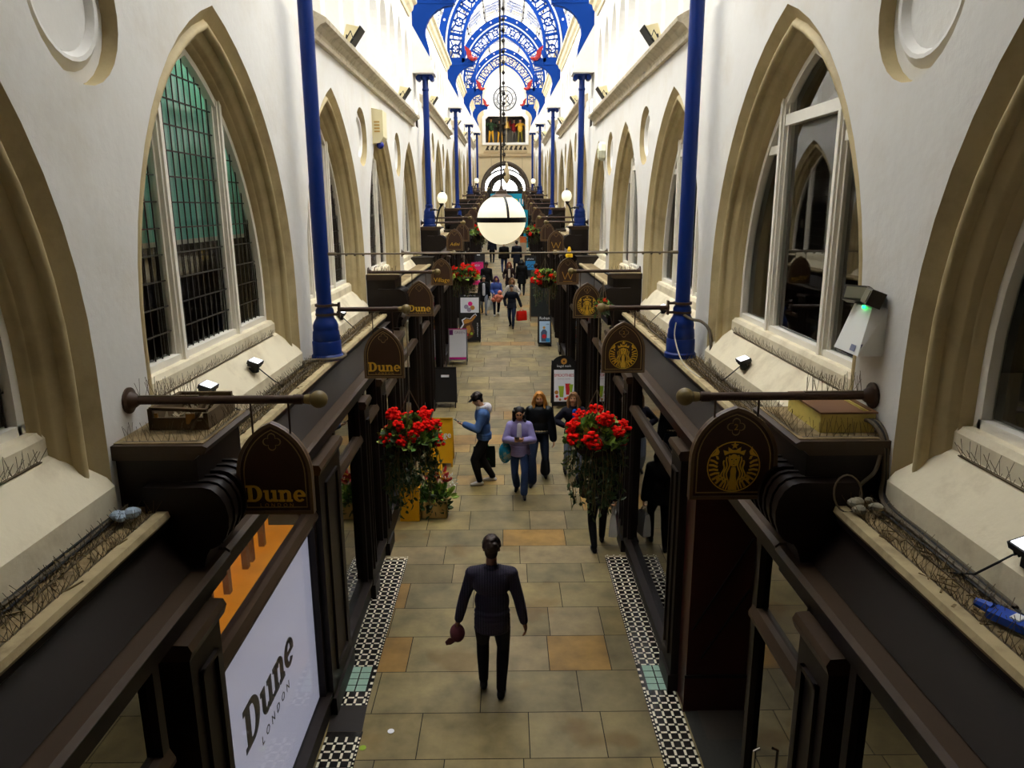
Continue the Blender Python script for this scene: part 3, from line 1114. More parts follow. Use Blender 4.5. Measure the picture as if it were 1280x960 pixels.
m_.mi = 0
m_.plate([[(.98, zf(50) + .15), (1.42, zf(50) + .15), (1.42, 2.85), (.98, 2.85)]], (0, 50, 0), (1, 0, 0), (0, 0, 1), .02)
m_.mi = 1
m_.plate([[(.98, 2.85), (1.42, 2.85), (1.42, 3.25), (.98, 3.25)]], (0, 50, 0), (1, 0, 0), (0, 0, 1), .02)
m_.mi = 0
m_.box(.95, 1.45, 49.9, 50.15, zf(50), zf(50) + .05)
m_.tube([(1.2, 50.03, zf(50)), (1.2, 50.03, 3.2)], .015, 6)
obj('cloth', m_, [mat('beige_banner', (196, 176, 148), .6), mat('orange_banner', (238, 120, 60), .6)], t)
# ================================================================== SHOPFRONTS
UNITS = [(-3.9, 4.45, 3.31), (4.45, 12.95, 3.33), (12.95, 21.45, 3.62), (21.45, 29.95, 4.22), (29.95, 38.45, 4.72), (38.45, 46.95, 5.15), (46.95, 55.45, 5.58), (55.45, 64.6, 6.0)]
XS = 1.84
GAP = .97
AMBER = mat('lit_amber_interior', (220, 150, 30), .6, noise=.5, nscale=2.5, emit=.09, emit_rgb=(255, 158, 14))
LIGHTBOX = mat('white_lightbox', (226, 226, 236), .35, emit=.10, emit_rgb=(220, 222, 240))


def sx(s, a, b):
    return sorted((s * a, s * b))


def pilaster(s, ya, yb, z0, zt, root, zs, cap=True, yu=0.0):
    """panelled pilaster; with cap: twin scroll consoles and the raised block above the shelf"""
    p = MB()
    p.box(*sx(s, XS - .06, 2.30), ya, yb, z0, zt)
    p.box(*sx(s, XS - .09, 2.30), ya - .02, yb + .02, z0, z0 + .22)
    w = yb - ya
    if w > .25:
        m0, m1 = ya + w * .22, yb - w * .22
        for (a, b, c, d) in ((m0, m1, z0 + .42, z0 + .45), (m0, m1, zt - .22, zt - .19), (m0, m0 + .03, z0 + .42, zt - .19), (m1 - .03, m1, z0 + .42, zt - .19)):
            p.box(*sx(s, XS - .085, XS), a, b, c, d)
    obj('pilaster', p, BROWN, root)
    q = MB()
    q.ext([(s * x, z) for x, z in ((XS + .1, zt - .03), (XS - .08, zt - .03), (XS - .10, zt + .03), (XS - .08, zt + .07), (XS + .1, zt + .08))], ya - .04, yb + .04)
    obj('pilaster_cap', q, BROWN2, root)
    if not cap:
        return
    c = MB()
    zb, zc = zt + .08, zs + .14
    ca_ = yu - .24
    ya, yb = yu - .03, yu + .45
    for k in range(2):
        a = ca_ + k * .30
        b = a + .22
        prof = [(2.2, zc)]
        for i in range(9):
            t = PI / 2 - PI * .95 * i / 8
            prof.append((1.83 - .13 * math.cos(t), zc - .20 + .19 * math.sin(t)))
        for i in range(1, 7):
            t = i / 6
            prof.append((1.83 + .07 * math.sin(t * PI / 2) - .0, zc - .40 - (zc - .42 - zb) * t))
        prof.append((2.2, zb))
        c.ext([(s * x, z) for x, z in prof], a, b)
        for e in (a - .015, a + .095, b - .025):
            pr = [(1.83 - .145 * math.cos(PI / 2 - PI * .95 * i / 8), zc - .20 + .205 * math.sin(PI / 2 - PI * .95 * i / 8)) for i in range(9)]
            pr = [(2.0, zc)] + pr + [(2.0, zc - .42)]
            c.ext([(s * x, z) for x, z in pr], e, e + .03)
    obj('console', c, BROWN, root, 30)
    k = MB()
    zk = zs + .37
    k.box(*sx(s, 1.90, 2.40), ya - .10, yb + .16, zs - .30, zk - .05)
    obj('pedestal_block', k, BROWN, root)
    k = MB()
    k.ext([(s * x, z) for x, z in ((2.40, zk - .08), (1.90, zk - .08), (1.87, zk - .05), (1.83, zk - .04), (1.81, zk), (1.84, zk + .012), (2.40, zk + .012))], ya - .14, yb + .20)
    obj('pedestal_slab', k, BROWN2, root)
    k = MB()
    k.box(*sx(s, 1.845, 2.40), ya - .10, yb + .17, zk + .012, zk + .018)
    obj('pedestal_top', k, SHELF, root)


def window_bay(s, ya, yb, z0, stall, tr, top, root, glassm=SHOPPANE, post=.07):
    f = MB()
    x0, x1 = XS, XS + .10
    if stall > 0:
        f.box(*sx(s, XS - .02, XS + .12), ya, yb, z0, z0 + stall - .06)
        f.box(*sx(s, XS - .05, XS + .12), ya, yb, z0 + stall - .06, z0 + stall)
    f.box(*sx(s, x0, x1), ya, ya + post, z0 + stall, top)
    f.box(*sx(s, x0, x1), yb - post, yb, z0 + stall, top)
    obj('window_surround', f, BROWN, root)
    if tr:
        t = MB()
        t.ext([(s * x, z) for x, z in ((x0 - .03, tr), (x0 - .03, tr + .03), (x0, tr + .09), (x1, tr + .09), (x1, tr))], ya, yb)
        obj('transom', t, BROWN2, root)
    g = MB()
    g.box(*sx(s, XS + .045, XS + .053), ya + post, yb - post, z0 + stall, top)
    obj('pane', g, glassm, root)


def unit(s, ui, label):
    y0, y1, zs = UNITS[ui]
    ym = (y0 + y1) / 2
    root = thing('shopfront', label, 'shopfront', (s * XS, ym, zf(ym)), 'brown timber shopfronts along the arcade')
    z0 = min(zf(y0), zf(y1)) - .02
    zmo = zs - .43                                # fascia foot moulding
    top = zmo - .10
    # shelf and cornice (the first stretch, under the scroll brackets, keeps the level of the shop before)
    ye_ = y1 - GAP
    zp = UNITS[ui - 1][2] if ui else zs
    runs = [(y0 - GAP, y0, zp, zp - .43), (y0, ye_, zs, zmo)] if ui else [(y0, ye_, zs, zmo)]
    parts = [MB() for _ in range(5)]
    for (ra, rb, z_, zm) in runs:
        parts[0].ext([(s * x, z) for x, z in ((2.42, z_ - .01), (2.10, z_ - .01), (2.10, z_ - .05), (2.42, z_ - .05))], ra, rb)
        parts[1].ext([(s * x, z) for x, z in ((2.13, z_ + .005), (2.06, z_ + .005), (2.05, z_ - .03), (2.07, z_ - .06), (2.13, z_ - .06))], ra, rb)
        parts[2].ext([(s * x, z) for x, z in ((2.42, z_ - .05), (2.07, z_ - .06), (2.08, z_ - .10), (2.12, z_ - .14), (1.94, zm + .06), (2.42, zm + .06))], ra, rb)
        for (xx, zz) in ((1.80, zm), (1.84, zm - .055)):
            parts[3].ext([(s * x, z) for x, z in ((2.0, zz + .05), (xx + .03, zz + .055), (xx, zz + .03), (xx + .02, zz), (2.0, zz))], ra, rb)
        parts[4].box(*sx(s, XS + .0, XS + .14), ra, rb, zm - .12, zm)
    for nm_, mb_, mt_ in zip(('shelf_top', 'shelf_nosing', 'fascia', 'fascia_moulding', 'head_rail'), parts, (SHELF, SHELF2, BROWN, BROWN2, BROWN)):
        obj(nm_, mb_, mt_, root)
    y0_, y1_ = y0, y1
    ya_, yb_ = (y0 - GAP if ui else y0), ye_
    # interior
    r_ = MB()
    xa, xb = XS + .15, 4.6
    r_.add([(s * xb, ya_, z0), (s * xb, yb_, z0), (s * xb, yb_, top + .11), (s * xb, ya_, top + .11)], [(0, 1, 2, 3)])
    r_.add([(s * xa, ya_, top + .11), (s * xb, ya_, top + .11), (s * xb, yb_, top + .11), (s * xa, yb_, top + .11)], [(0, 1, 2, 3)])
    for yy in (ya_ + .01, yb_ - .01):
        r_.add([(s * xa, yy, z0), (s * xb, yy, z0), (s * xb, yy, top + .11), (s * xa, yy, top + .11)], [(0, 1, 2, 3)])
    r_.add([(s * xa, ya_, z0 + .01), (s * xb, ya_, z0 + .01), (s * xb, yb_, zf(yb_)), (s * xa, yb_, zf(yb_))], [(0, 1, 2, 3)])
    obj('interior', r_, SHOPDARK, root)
    pt = top - .12
    if ui == 0:
        if s < 0:
            window_bay(s, 0.6, 3.46, z0, .5, 2.15, top, root)
        else:
            window_bay(s, 0.4, 2.5, z0, .5, 2.3, top, root)
            window_bay(s, 2.5, 3.4, z0, .3, None, top, root)
        window_bay(s, -3.8, 0.5, z0, .5, 2.15, top, root)
        return root
    if ui == 1 and s < 0:
        pilaster(s, 3.68, 4.12, z0, pt, root, zs, True, y0)
        # the tall white lightbox window with an amber lit strip above it
        window_bay(s, 4.12, 6.62, z0, .28, 2.20, top, root, BOXPANE)
        b = MB()
        b.box(*sx(s, XS + .07, XS + .12), 4.16, 6.58, z0 + .26, 2.20)
        lb = obj('lightbox', b, LIGHTBOX, root, label='white lightbox with black serif lettering')
        a = MB()
        a.box(*sx(s, XS + .62, XS + .66), 4.1, 6.9, 2.1, top + .1)
        a.box(*sx(s, XS + .12, XS + .64), 4.1, 6.9, 2.10, 2.13)
        obj('amber_interior', a, AMBER, root, label='amber lit interior strip')
        a = MB()
        for yy in (4.5, 4.95, 5.3, 5.72, 5.85, 6.15):
            a.box(*sx(s, XS + .35, XS + .40), yy, yy + .06, 2.13, 2.55)
        a.box(*sx(s, XS + .34, XS + .41), 4.9, 6.5, 2.50, 2.56)
        obj('interior_rack', a, mat('amber_shaded_timber', (120, 74, 24), .7), root)
        pilaster(s, 6.62, 7.50, z0, pt, root, zs, cap=False)
        window_bay(s, 7.55, 8.95, z0, .30, 2.22, top, root)
        pilaster(s, 8.95, 9.25, z0, pt, root, zs, cap=False)
        window_bay(s, 9.25, 10.2, z0, .30, 2.3, top, root)
        pilaster(s, 10.2, 10.62, z0, pt, root, zs, cap=False)
        window_bay(s, 10.62, 11.96, z0, .45, 2.3, top, root)
        return root
    if ui == 1 and s > 0:
        pilaster(s, 3.50, 3.90, z0, pt, root, zs, True, y0)
        window_bay(s, 3.90, 4.86, z0, .12, 2.18, top, root)
        h_ = MB()
        h_.tube([(XS, 4.5, 1.0), (XS - .04, 4.5, 1.02), (XS - .04, 4.5, 1.30), (XS, 4.5, 1.32)], .011, 8)
        obj('door_handle', h_, CHROME, root)
        # recessed entrance: glazed doors set back, panelled return
        w_ = MB()
        w_.box(XS + .02, 2.52, 6.62, 6.95, z0, top)
        w_.box(XS - .0, 2.52, 6.60, 6.62, z0, z0 + .42)
        obj('entrance_return', w_, MAROON, root, label='dark maroon panelled return of the entrance')
        w_ = MB()
        w_.beam((1.9, 6.613, .95), (2.45, 6.613, 1.95), .012, .02, (0, 1, 0))
        w_.beam((2.0, 6.613, .62), (2.45, 6.613, 1.4), .012, .02, (0, 1, 0))
        w_.box(XS, 2.52, 6.595, 6.612, z0 + .42, z0 + .45)
        obj('return_grooves', w_, BLACK, root)
        d = MB()
        d.box(2.48, 2.54, 4.86, 4.95, z0, top)
        d.box(2.48, 2.54, 6.52, 6.62, z0, top)
        d.box(2.48, 2.54, 5.68, 5.76, z0, 2.2)
        d.box(2.48, 2.54, 4.95, 6.52, 2.2, 2.3)
        d.box(2.48, 2.54, 4.95, 6.52, z0, z0 + .2)
        do = obj('door', d, BROWN, root)
        g = MB()
        g.box(2.505, 2.513, 4.95, 6.52, z0 + .2, top)
        obj('pane', g, SHOPPANE, do)
        g = MB()
        g.tube([(2.47, 5.60, 1.0), (2.43, 5.60, 1.02), (2.43, 5.60, 1.32), (2.47, 5.60, 1.34)], .012, 8)
        obj('door_handle', g, CHROME, do)
        m_ = MB()
        m_.box(XS + .02, 2.5, 4.9, 6.6, .0, .012)
        obj('entrance_mat', m_, mat('dark_entrance_mat', (40, 38, 32), .9, noise=.3, nscale=40), root)
        pilaster(s, 6.95, 7.36, z0, pt, root, zs, cap=False)
        window_bay(s, 7.36, 10.25, z0, .26, 2.25, top, root)
        pilaster(s, 10.25, 10.62, z0, pt, root, zs, cap=False)
        window_bay(s, 10.62, 11.96, z0, .35, 2.3, top, root)
        return root
    pilaster(s, y0 - .95, y0 - .28, z0, pt, root, zs, True, y0)
    a = y0 - .28
    L = (y1 - GAP - a)
    seg = [0, .30, .36, .62, .68, 1.0]
    ys = [a + L * t for t in seg]
    zl = zf((ys[0] + ys[1]) / 2)
    window_bay(s, ys[0], ys[1], z0, .45 + zl - z0, zl + 2.3, top, root)
    pilaster(s, ys[1], ys[2], z0, pt, root, zs, cap=False)
    window_bay(s, ys[2], ys[3], z0, .15 + zl - z0, zl + 2.3, top, root)
    pilaster(s, ys[3], ys[4], z0, pt, root, zs, cap=False)
    window_bay(s, ys[4], ys[5], z0, .5 + zl - z0, zl + 2.3, top, root)
    return root


ORD = ['nearest', 'second', 'third', 'fourth', 'fifth', 'sixth', 'seventh', 'farthest']
SL = {(-1, 1): 'dark shopfront on the left with the white lightbox window and amber strip', (1, 1): 'dark shopfront on the right with the recessed maroon entrance and mirror-like window',
      (-1, 0): 'nearest dark shopfront at the bottom left edge, mostly in shadow', (1, 0): 'nearest dark shopfront at the bottom right edge, with a bare dirty shelf'}
for s in (-1, 1):
    for ui in range(8):
        lab = SL.get((s, ui), '%s dark brown shopfront from the front on the %s side' % (ORD[ui], 'left' if s < 0 else 'right'))
        unit(s, ui, lab)


# ---- lettering in a fat slab serif, built from strokes
def ring_seg(cx, cz, rx, rz, wx, wz, a0, a1, n=14):
    o = [(cx + rx * math.cos(a0 + (a1 - a0) * i / n), cz + rz * math.sin(a0 + (a1 - a0) * i / n)) for i in range(n + 1)]
    i_ = [(cx + (rx - wx) * math.cos(a0 + (a1 - a0) * i / n), cz + (rz - wz) * math.sin(a0 + (a1 - a0) * i / n)) for i in range(n + 1)]
    return o + i_[::-1]


def R4(x0, z0, x1, z1):
    return [(x0, z0), (x1, z0), (x1, z1), (x0, z1)]


def slab_word():
    """the word Dune, cap height 1; returns polygons and width"""
    P = []
    x = 0
    P += [R4(x, 0, x + .42, .13), R4(x, .87, x + .42, 1), R4(x + .11, 0, x + .36, 1)]
    P += [R4(x + .3, .87, x + .5, 1), R4(x + .3, 0, x + .5, .13), ring_seg(x + .46, .5, .46, .5, .27, .13, -PI / 2, PI / 2)]
    x += 1.0
    P += [R4(x, .58, x + .2, .70), R4(x + .08, .2, x + .29, .70), ring_seg(x + .36, .26, .28, .27, .2, .13, PI, 2 * PI - .5), R4(x + .52, .10, x + .73, .70), R4(x + .44, .58, x + .6, .70), R4(x + .52, 0, x + .82, .12)]
    x += .86
    P += [R4(x, .58, x + .2, .70), R4(x, 0, x + .36, .12), R4(x + .08, 0, x + .29, .70), ring_seg(x + .43, .44, .28, .27, .2, .13, .0, PI - .5), R4(x + .5, 0, x + .71, .46), R4(x + .43, 0, x + .79, .12)]
    x += .84
    P += [ring_seg(x + .36, .35, .35, .36, .21, .11, .05, 2 * PI - .75, 22), R4(x + .12, .30, x + .70, .40)]
    return P, x + .74


def put_word(mb, o, ux, uy, h, th=.004, shear=0.0):
    P, w = slab_word()
    ux, uy = Vector(ux), Vector(uy)
    for i, p in enumerate(P):
        mb.plate([[((a - w / 2) * h + b * h * shear, b * h) for a, b in p]], Vector(o), ux, uy, th + .0002 * i, True)
    return w * h


# lettering on the white lightbox (reads along the wall)
lb = [o for o in bpy.data.objects if o.name == 'lightbox'][0]
m_ = MB()
put_word(m_, (-(XS + .068), 5.24, 1.20), (0, 1, 0), (0, 0, 1), .36, .004)
m_.add(*text_mb('LONDON', .11, (-(XS + .066), 5.30, 1.02), (0, 1, 0), (0, 0, 1), .003, spacing=1.9))
obj('lettering', m_, mat('lettering_black', (16, 15, 15), .5), lb)
# ================================================================== HANGING SIGNS, POLES
def star(cx, cz, r, k=5, r2=.42, rot=PI / 2):
    return [(cx + (r if i % 2 == 0 else r * r2) * math.cos(rot + PI * i / k), cz + (r if i % 2 == 0 else r * r2) * math.sin(rot + PI * i / k)) for i in range(2 * k)]


def wavy(pts, w):
    """ribbon polygon along 2-D points"""
    L, Rr = [], []
    for i, p in enumerate(pts):
        a, b = pts[max(i - 1, 0)], pts[min(i + 1, len(pts) - 1)]
        d = Vector((b[0] - a[0], b[1] - a[1])).normalized()
        L.append((p[0] - d.y * w / 2, p[1] + d.x * w / 2))
        Rr.append((p[0] + d.y * w / 2, p[1] - d.x * w / 2))
    return L + Rr[::-1]


def emblem(mb, cx, cz, r, y, th=.004):
    """round emblem: crowned long-haired figure holding two striped tails"""
    def pl(poly, k=0):
        mb.plate([[(cx + a * r, cz + b * r) for a, b in poly]], (0, y - k * .0004, 0), (1, 0, 0), (0, 0, 1), th)
    mb.plate([circ(cx, cz, r, 40), circ(cx, cz, r * .965, 40, True)], (0, y, 0), (1, 0, 0), (0, 0, 1), th)
    # crown
    pl([(-.36, .46), (-.42, .66), (-.22, .60), (-.24, .78), (-.06, .66), (.06, .66), (.24, .78), (.22, .60), (.42, .66), (.36, .46), (.18, .54), (0, .56), (-.18, .54)])
    pl(star(0, .84, .15), 1)
    # face with gaps for the features
    face = [(.185 * math.cos(2 * PI * i / 20), .25 + .25 * math.sin(2 * PI * i / 20)) for i in range(20)]
    e1 = circ(-.08, .29, .032, 8, True)
    e2 = circ(.08, .29, .032, 8, True)
    mo = [(-.05, .10), (0, .075), (.05, .10), (0, .12)][::-1]
    no = [(-.012, .17), (.012, .17), (.012, .27), (-.012, .27)][::-1]
    mb.plate([[(cx + a * r, cz + b * r) for a, b in L] for L in (face, e1, e2, mo, no)], (0, y, 0), (1, 0, 0), (0, 0, 1), th)
    # body
    pl([(-.075, -.02), (.075, -.02), (.11, -.16), (.10, -.34), (.13, -.55), (.17, -.93), (-.17, -.93), (-.13, -.55), (-.10, -.34), (-.11, -.16)])
    # hair waves
    for q in (-1, 1):
        for j, (xo, zt_, zb_) in enumerate(((.235, .46, -.90), (.335, .40, -.86), (.435, .26, -.80))):
            pts = []
            for i in range(17):
                t = i / 16
                z = zt_ + (zb_ - zt_) * t
                pts.append((q * (xo - .02 + .045 * math.sin(t * 12.5 + 1.0) - .09 * (1 - t) ** 4), z))
            pl(wavy(pts, .052))
        # raised arms and tails with stripes
        pl([(q * .60, .48), (q * .88, .40), (q * .70, .62), (q * .66, .80), (q * .56, .60)])
        pl([(q * .60, .42), (q * .70, .44), (q * .64, .30), (q * .56, .30)])
        for i in range(7):
            a = .30 - i * .22
            x0 = math.cos(a) * .93
            z0 = math.sin(a) * .93
            x1 = math.cos(a - .08) * (.62 - .015 * i)
            z1 = math.sin(a - .08) * (.62 - .015 * i)
            pl(wavy([(q * x0, z0), (q * (x0 + x1) / 2, (z0 + z1) / 2 + .03), (q * x1, z1)], .075))
        pl([(q * .52, -.30), (q * .66, -.38), (q * .62, -.52), (q * .54, -.62), (q * .50, -.46)])


def sign_outline(a, d=0.0):
    A = arch(a, .36, .27, d, 9, d)
    return A


def hang_sign(cx, y, zb, a, text, label, zbar, sc=1.0, tilt=0.0, detail=True):
    root = thing('hanging_sign', label, 'sign', (cx, y, zb), 'brown arched hanging signs over the shop doors')
    o = [(p[0], p[1]) for p in arch(a, .36 * sc, .27 * sc, 0, 9)]
    i1 = [(p[0], p[1]) for p in arch(a, .36 * sc, .27 * sc, .022, 9, .022)]
    b = MB()
    b.plate([o], (cx, y + .015, zb), (1, 0, 0), (0, 0, 1), .03)
    obj('board', b, SIGN, root)
    r_ = MB()
    for dy in (-.022, .022):
        r_.plate([o, i1[::-1]], (cx, y + dy + (.007), zb), (1, 0, 0), (0, 0, 1), .014)
    obj('rim', r_, SIGNRIM, root)
    ln = MB()
    l1 = [(p[0], p[1]) for p in arch(a, .36 * sc, .27 * sc, .042, 9, .042)]
    l2 = [(p[0], p[1]) for p in arch(a, .36 * sc, .27 * sc, .049, 9, .049)]
    yy = y - .0155
    ln.plate([l1, l2[::-1]], (cx, yy, zb), (1, 0, 0), (0, 0, 1), .003)
    zq = .50 * sc
    if detail:
        q = []
        for k in range(4):
            for i in range(9):
                t = PI / 2 * k - PI * .62 / 1 + PI * 1.24 * i / 8
                q.append((.034 * math.cos(PI / 2 * k) + .026 * math.cos(t), zq + .034 * math.sin(PI / 2 * k) + .026 * math.sin(t)))
        q2 = [(p[0] * .88, zq + (p[1] - zq) * .88) for p in q]
        ln.plate([q, q2[::-1]], (cx, yy, zb), (1, 0, 0), (0, 0, 1), .003)
    obj('gold_line', ln, mat('faded_gold_line', (168, 140, 92), .5), root)
    t = MB()
    if text == 'Dune':
        put_word(t, (cx, yy, zb + .085 * sc), (1, 0, 0), (0, 0, 1), .115, .003)
        obj('lettering', t, GOLD, root)
        t = MB()
        t.add(*text_mb('LONDON', .036, (cx, yy, zb + .048), (1, 0, 0), (0, 0, 1), .003, spacing=1.7))
        obj('small_lettering', t, GOLDD, root)
    elif text == 'emblem':
        emblem(t, cx, zb + .225 * sc, .175, yy)
        obj('emblem', t, GOLD, root)
        t = MB()
        t.add(*text_mb('2', .06, (cx, yy, zb + zq - .022), (1, 0, 0), (0, 0, 1), .003))
        obj('number', t, GOLDD, root)
    elif text == 'Village':
        t.add(*text_mb('Village', .145, (cx, yy, zb + .075), (1, 0, 0), (0, 0, 1), .003))
        obj('lettering', t, GOLD, root)
    elif text == 'W':
        P = [wavy([(-.13, .30), (-.065, .12)], .016), wavy([(-.065, .12), (0, .28)], .016), wavy([(0, .28), (.065, .12)], .016), wavy([(.065, .12), (.13, .30)], .016)]
        for p in P:
            t.plate([p], (cx, yy, zb), (1, 0, 0), (0, 0, 1), .003)
        t.box(cx - .11, cx + .11, yy - .003, yy, zb + .07, zb + .08)
        obj('lettering', t, GOLDD, root)
    elif text == 'script':
        t.add(*text_mb('Adini', .13, (cx, yy, zb + .15), (1, 0, 0), (0, 0, 1), .003, shear=.3))
        obj('lettering', t, GOLD, root)
    for q in (-.55, .55):
        zz = zb + (.27 + .36 * (1 - .55 ** 1.6)) * sc
        h = MB()
        h.tube([(cx + q * a * .9, y, zz - .05), (cx + q * a * .9, y, zbar)], .007, 6)
        obj('hanger', h, BAR, root)
    return root


def sign_pole(s, y, z, label, x0=W, x1=1.18, clamp=False):
    root = thing('sign_pole', label, 'pole', (s * x0, y, z), 'horizontal sign poles with ball ends')
    p = MB()
    p.tube([(s * x0, y, z), (s * (x1 + .05), y, z)], .028, 12)
    p.tube([(s * (x1 + .16), y, z), (s * (x1 + .10), y, z)], .034, 12)
    obj('bar', p, BAR, root, 40)
    b = MB()
    b.ball((s * x1, y, z), .058, 18, 12)
    b.tube([(s * (x1 + .05), y, z), (s * (x1 + .09), y, z)], [.036, .030], 12)
    obj('ball_end', b, BALL, root, True)
    f = MB()
    if clamp:
        for dz in (-.055, .055):
            f.lathe([(.092, -.014), (.112, -.014), (.112, .014), (.092, .014)], (s * 2.16, y, z + dz), 24, caps=False)
            f.beam((s * 2.07, y - .02, z + dz), (s * 1.98, y - .02, z + dz), .03, .028)
        f.obox((s * 1.985, y, z), (.02, .07, .17))
    else:
        f.lathe([(.085, 0), (.085, .014), (.06, .02), (.045, .05), (.03, .07)], (s * x0, y, z), 20, axis=(-s, 0, 0))
    obj('wall_flange' if not clamp else 'column_clamp', f, BAR, root, 40)
    return root


PIER = [4.56, 8.8, 13.0, 17.3, 21.5, 25.75, 30.0, 34.25, 38.5, 42.75, 47.0, 51.3, 55.5]
BARZ = [3.93, 3.94, 4.03, 4.11, 4.72, 4.80, 5.1, 5.3, 5.55, 5.8, 6.1, 6.35, 6.55]
SB = {(-1, 0): ('Dune', -1.50, 3.15, .245, 'arched brown sign lettered in gold, nearest on the left, over the amber window'),
      (-1, 1): ('Dune', -1.47, 3.09, .245, 'second arched brown sign on the left, gold lettering, above the left flower basket'),
      (-1, 2): ('Dune', -1.51, 3.25, .245, 'third arched brown sign on the left with faint gold lettering behind a ball-ended pole'),
      (-1, 3): ('Village', -1.48, 3.36, .25, 'fourth arched sign on the left, gold wording starting with V, above a flower basket'),
      (-1, 4): ('script', -1.45, 3.92, .24, 'fifth arched sign on the left, gold slanted script'),
      (1, 0): ('emblem', 1.52, 3.23, .285, 'largest arched brown sign on the right with number 2 and a gold crowned figure'),
      (1, 1): ('emblem', 1.46, 3.14, .265, 'second arched sign on the right with crowned figure, above the right flower basket'),
      (1, 2): ('emblem', 1.47, 3.20, .25, 'third arched sign on the right with crowned figure, partly behind a pole ball'),
      (1, 3): ('W', 1.48, 3.36, .26, 'fourth arched sign on the right with a thin gold letter'),
      (1, 4): ('W', 1.48, 3.86, .25, 'fifth arched sign on the right, a thin gold W seen above the yellow bell light')}
WORD = ['first', 'second', 'third', 'fourth', 'fifth', 'sixth', 'seventh', 'eighth', 'ninth', 'tenth', 'eleventh', 'twelfth', 'thirteenth']
for s in (-1, 1):
    sd = 'left' if s < 0 else 'right'
    for i, (y, zb) in enumerate(zip(PIER, BARZ)):
        sign_pole(s, y, zb, '%s ball-ended sign pole from the front on the %s side' % (WORD[i], sd), 2.0 if i == 1 else W, 1.18, i == 1)
        if (s, i) in SB:
            tx, cx, z, a, lb_ = SB[(s, i)]
            hang_sign(cx, y, z, a, tx, lb_, zb)
        else:
            hang_sign(s * 1.47, y, zb - .80, .245, '', '%s arched sign from the front on the %s side, blank and dark' % (WORD[i], sd), zb, detail=i < 7)

# tie rod across the arcade between the first columns
t = MB()
t.tube([(-2.08, 8.8, 4.60), (2.08, 8.8, 4.60)], .010, 8)
for s in (-1, 1):
    t.tube([(s * 2.08, 8.8, 4.60), (s * 1.98, 8.8, 4.60)], .02, 8)
    for k in range(3):
        t.ball((s * (1.86 - .10 * k), 8.8, 4.588), .016, 8, 6)
tag(obj('tie_rod', t, WIRE, None, 40, (0, 8.8, 4.6)), 'thin steel rod stretched across the arcade under the big globe lamp', 'rod')

# big globe lamp
g = thing('globe_lamp', 'big white globe lamp with black straps hanging over the middle of the arcade', 'lamp', (-.02, 8.8, 4.70))
c = Vector((-.02, 8.8, 4.985))
m_ = MB()
m_.ball(c, .285, 36, 24)
obj('globe', m_, OPAL, g, True)
m_ = MB()
m_.lathe([(.287, -.028), (.296, -.028), (.296, .028), (.287, .028)], c, 48, caps=False)
for k in range(3):
    a0 = PI / 2 + .28 + k * 2 * PI / 3 + PI
    for i in range(12):
        t0, t1 = PI / 2 - (PI / 2 - .25) * i / 12, PI / 2 - (PI / 2 - .25) * (i + 1) / 12
        pa = c + Vector((math.cos(a0) * math.sin(t0), math.sin(a0) * math.sin(t0), math.cos(t0))) * .291
        pb = c + Vector((math.cos(a0) * math.sin(t1), math.sin(a0) * math.sin(t1), math.cos(t1))) * .291
        m_.beam(pa, pb, .026, .010, pa - c)
obj('straps', m_, BLACK, g)
m_ = MB()
m_.lathe([(.135, .255), (.12, .275), (.07, .295), (.06, .33), (.035, .335), (.02, .36), (.012, .40)], c, 24)
obj('cap', m_, mat('bronze_cap', (86, 70, 56), .45, metal=.5), g, 40)
m_ = MB()
m_.tube([c + Vector((0, 0, .38)), (-.02, 8.8, 14.75)], .011, 8)
m_.tube([c + Vector((.03, .02, .38)), (.05, 8.82, 14.75)], .006, 6)
k = 0
z = 5.5
while z < 9.5:
    m_.lathe([(.012, -.02), (.022, 0), (.012, .02)], (.015, 8.81, z), 8)
    z += .11
obj('suspension_chain', m_, mat('dark_chain', (58, 50, 42), .5, metal=.3), g)


# globe lamps on black arms fixed to the columns
def arm_lamp(s, y, z, label):
    root = thing('column_lamp', label, 'lamp', (s * 2.10, y - .1, z - .28), 'white globe lamps on black column arms')
    a = MB()
    a.tube([(s * 2.10, y - .1, z - .28), (s * 1.95, y - .1, z - .28), (s * 1.86, y - .1, z - .30)], .018, 8)
    a.lathe([(.05, 0), (.05, .02), (.03, .04)], (s * 2.10, y - .1, z - .28), 12, axis=(-s, 0, 0))
    a.tube([(s * 1.96, y - .1, z - .80), (s * 1.90, y - .1, z - .45), (s * 1.84, y - .1, z - .25), (s * 1.78, y - .1, z - .16)], [.014, .022, .026, .03], 8)
    a.ball((s * 1.99, y - .1, z - .28), .035, 10, 8)
    a.lathe([(.025, 0), (.06, .06), (.085, .09)], (s * 1.78, y - .1, z - .19), 14)
    obj('arm', a, BLACK, root, 40)
    b = MB()
    b.ball((s * 1.755, y - .1, z + .04), .145, 20, 14, (1, 1, 1.12))
    obj('globe', b, OPAL, root, True)
    b = MB()
    b.lathe([(.05, .19), (.03, .22), (.008, .26)], (s * 1.755, y - .1, z + .0), 10)
    obj('finial', b, BLACK, root)


arm_lamp(-1, 21.4, 5.36, 'white globe lamp on a black arm, left column beside the nearer flower baskets')
arm_lamp(1, 21.4, 5.40, 'white globe lamp on a black arm on the right second column')
arm_lamp(-1, 47.0, 6.72, 'tiny far white globe lamp on the left fourth column')
arm_lamp(1, 47.0, 6.68, 'tiny far white globe lamp on the right fourth column')
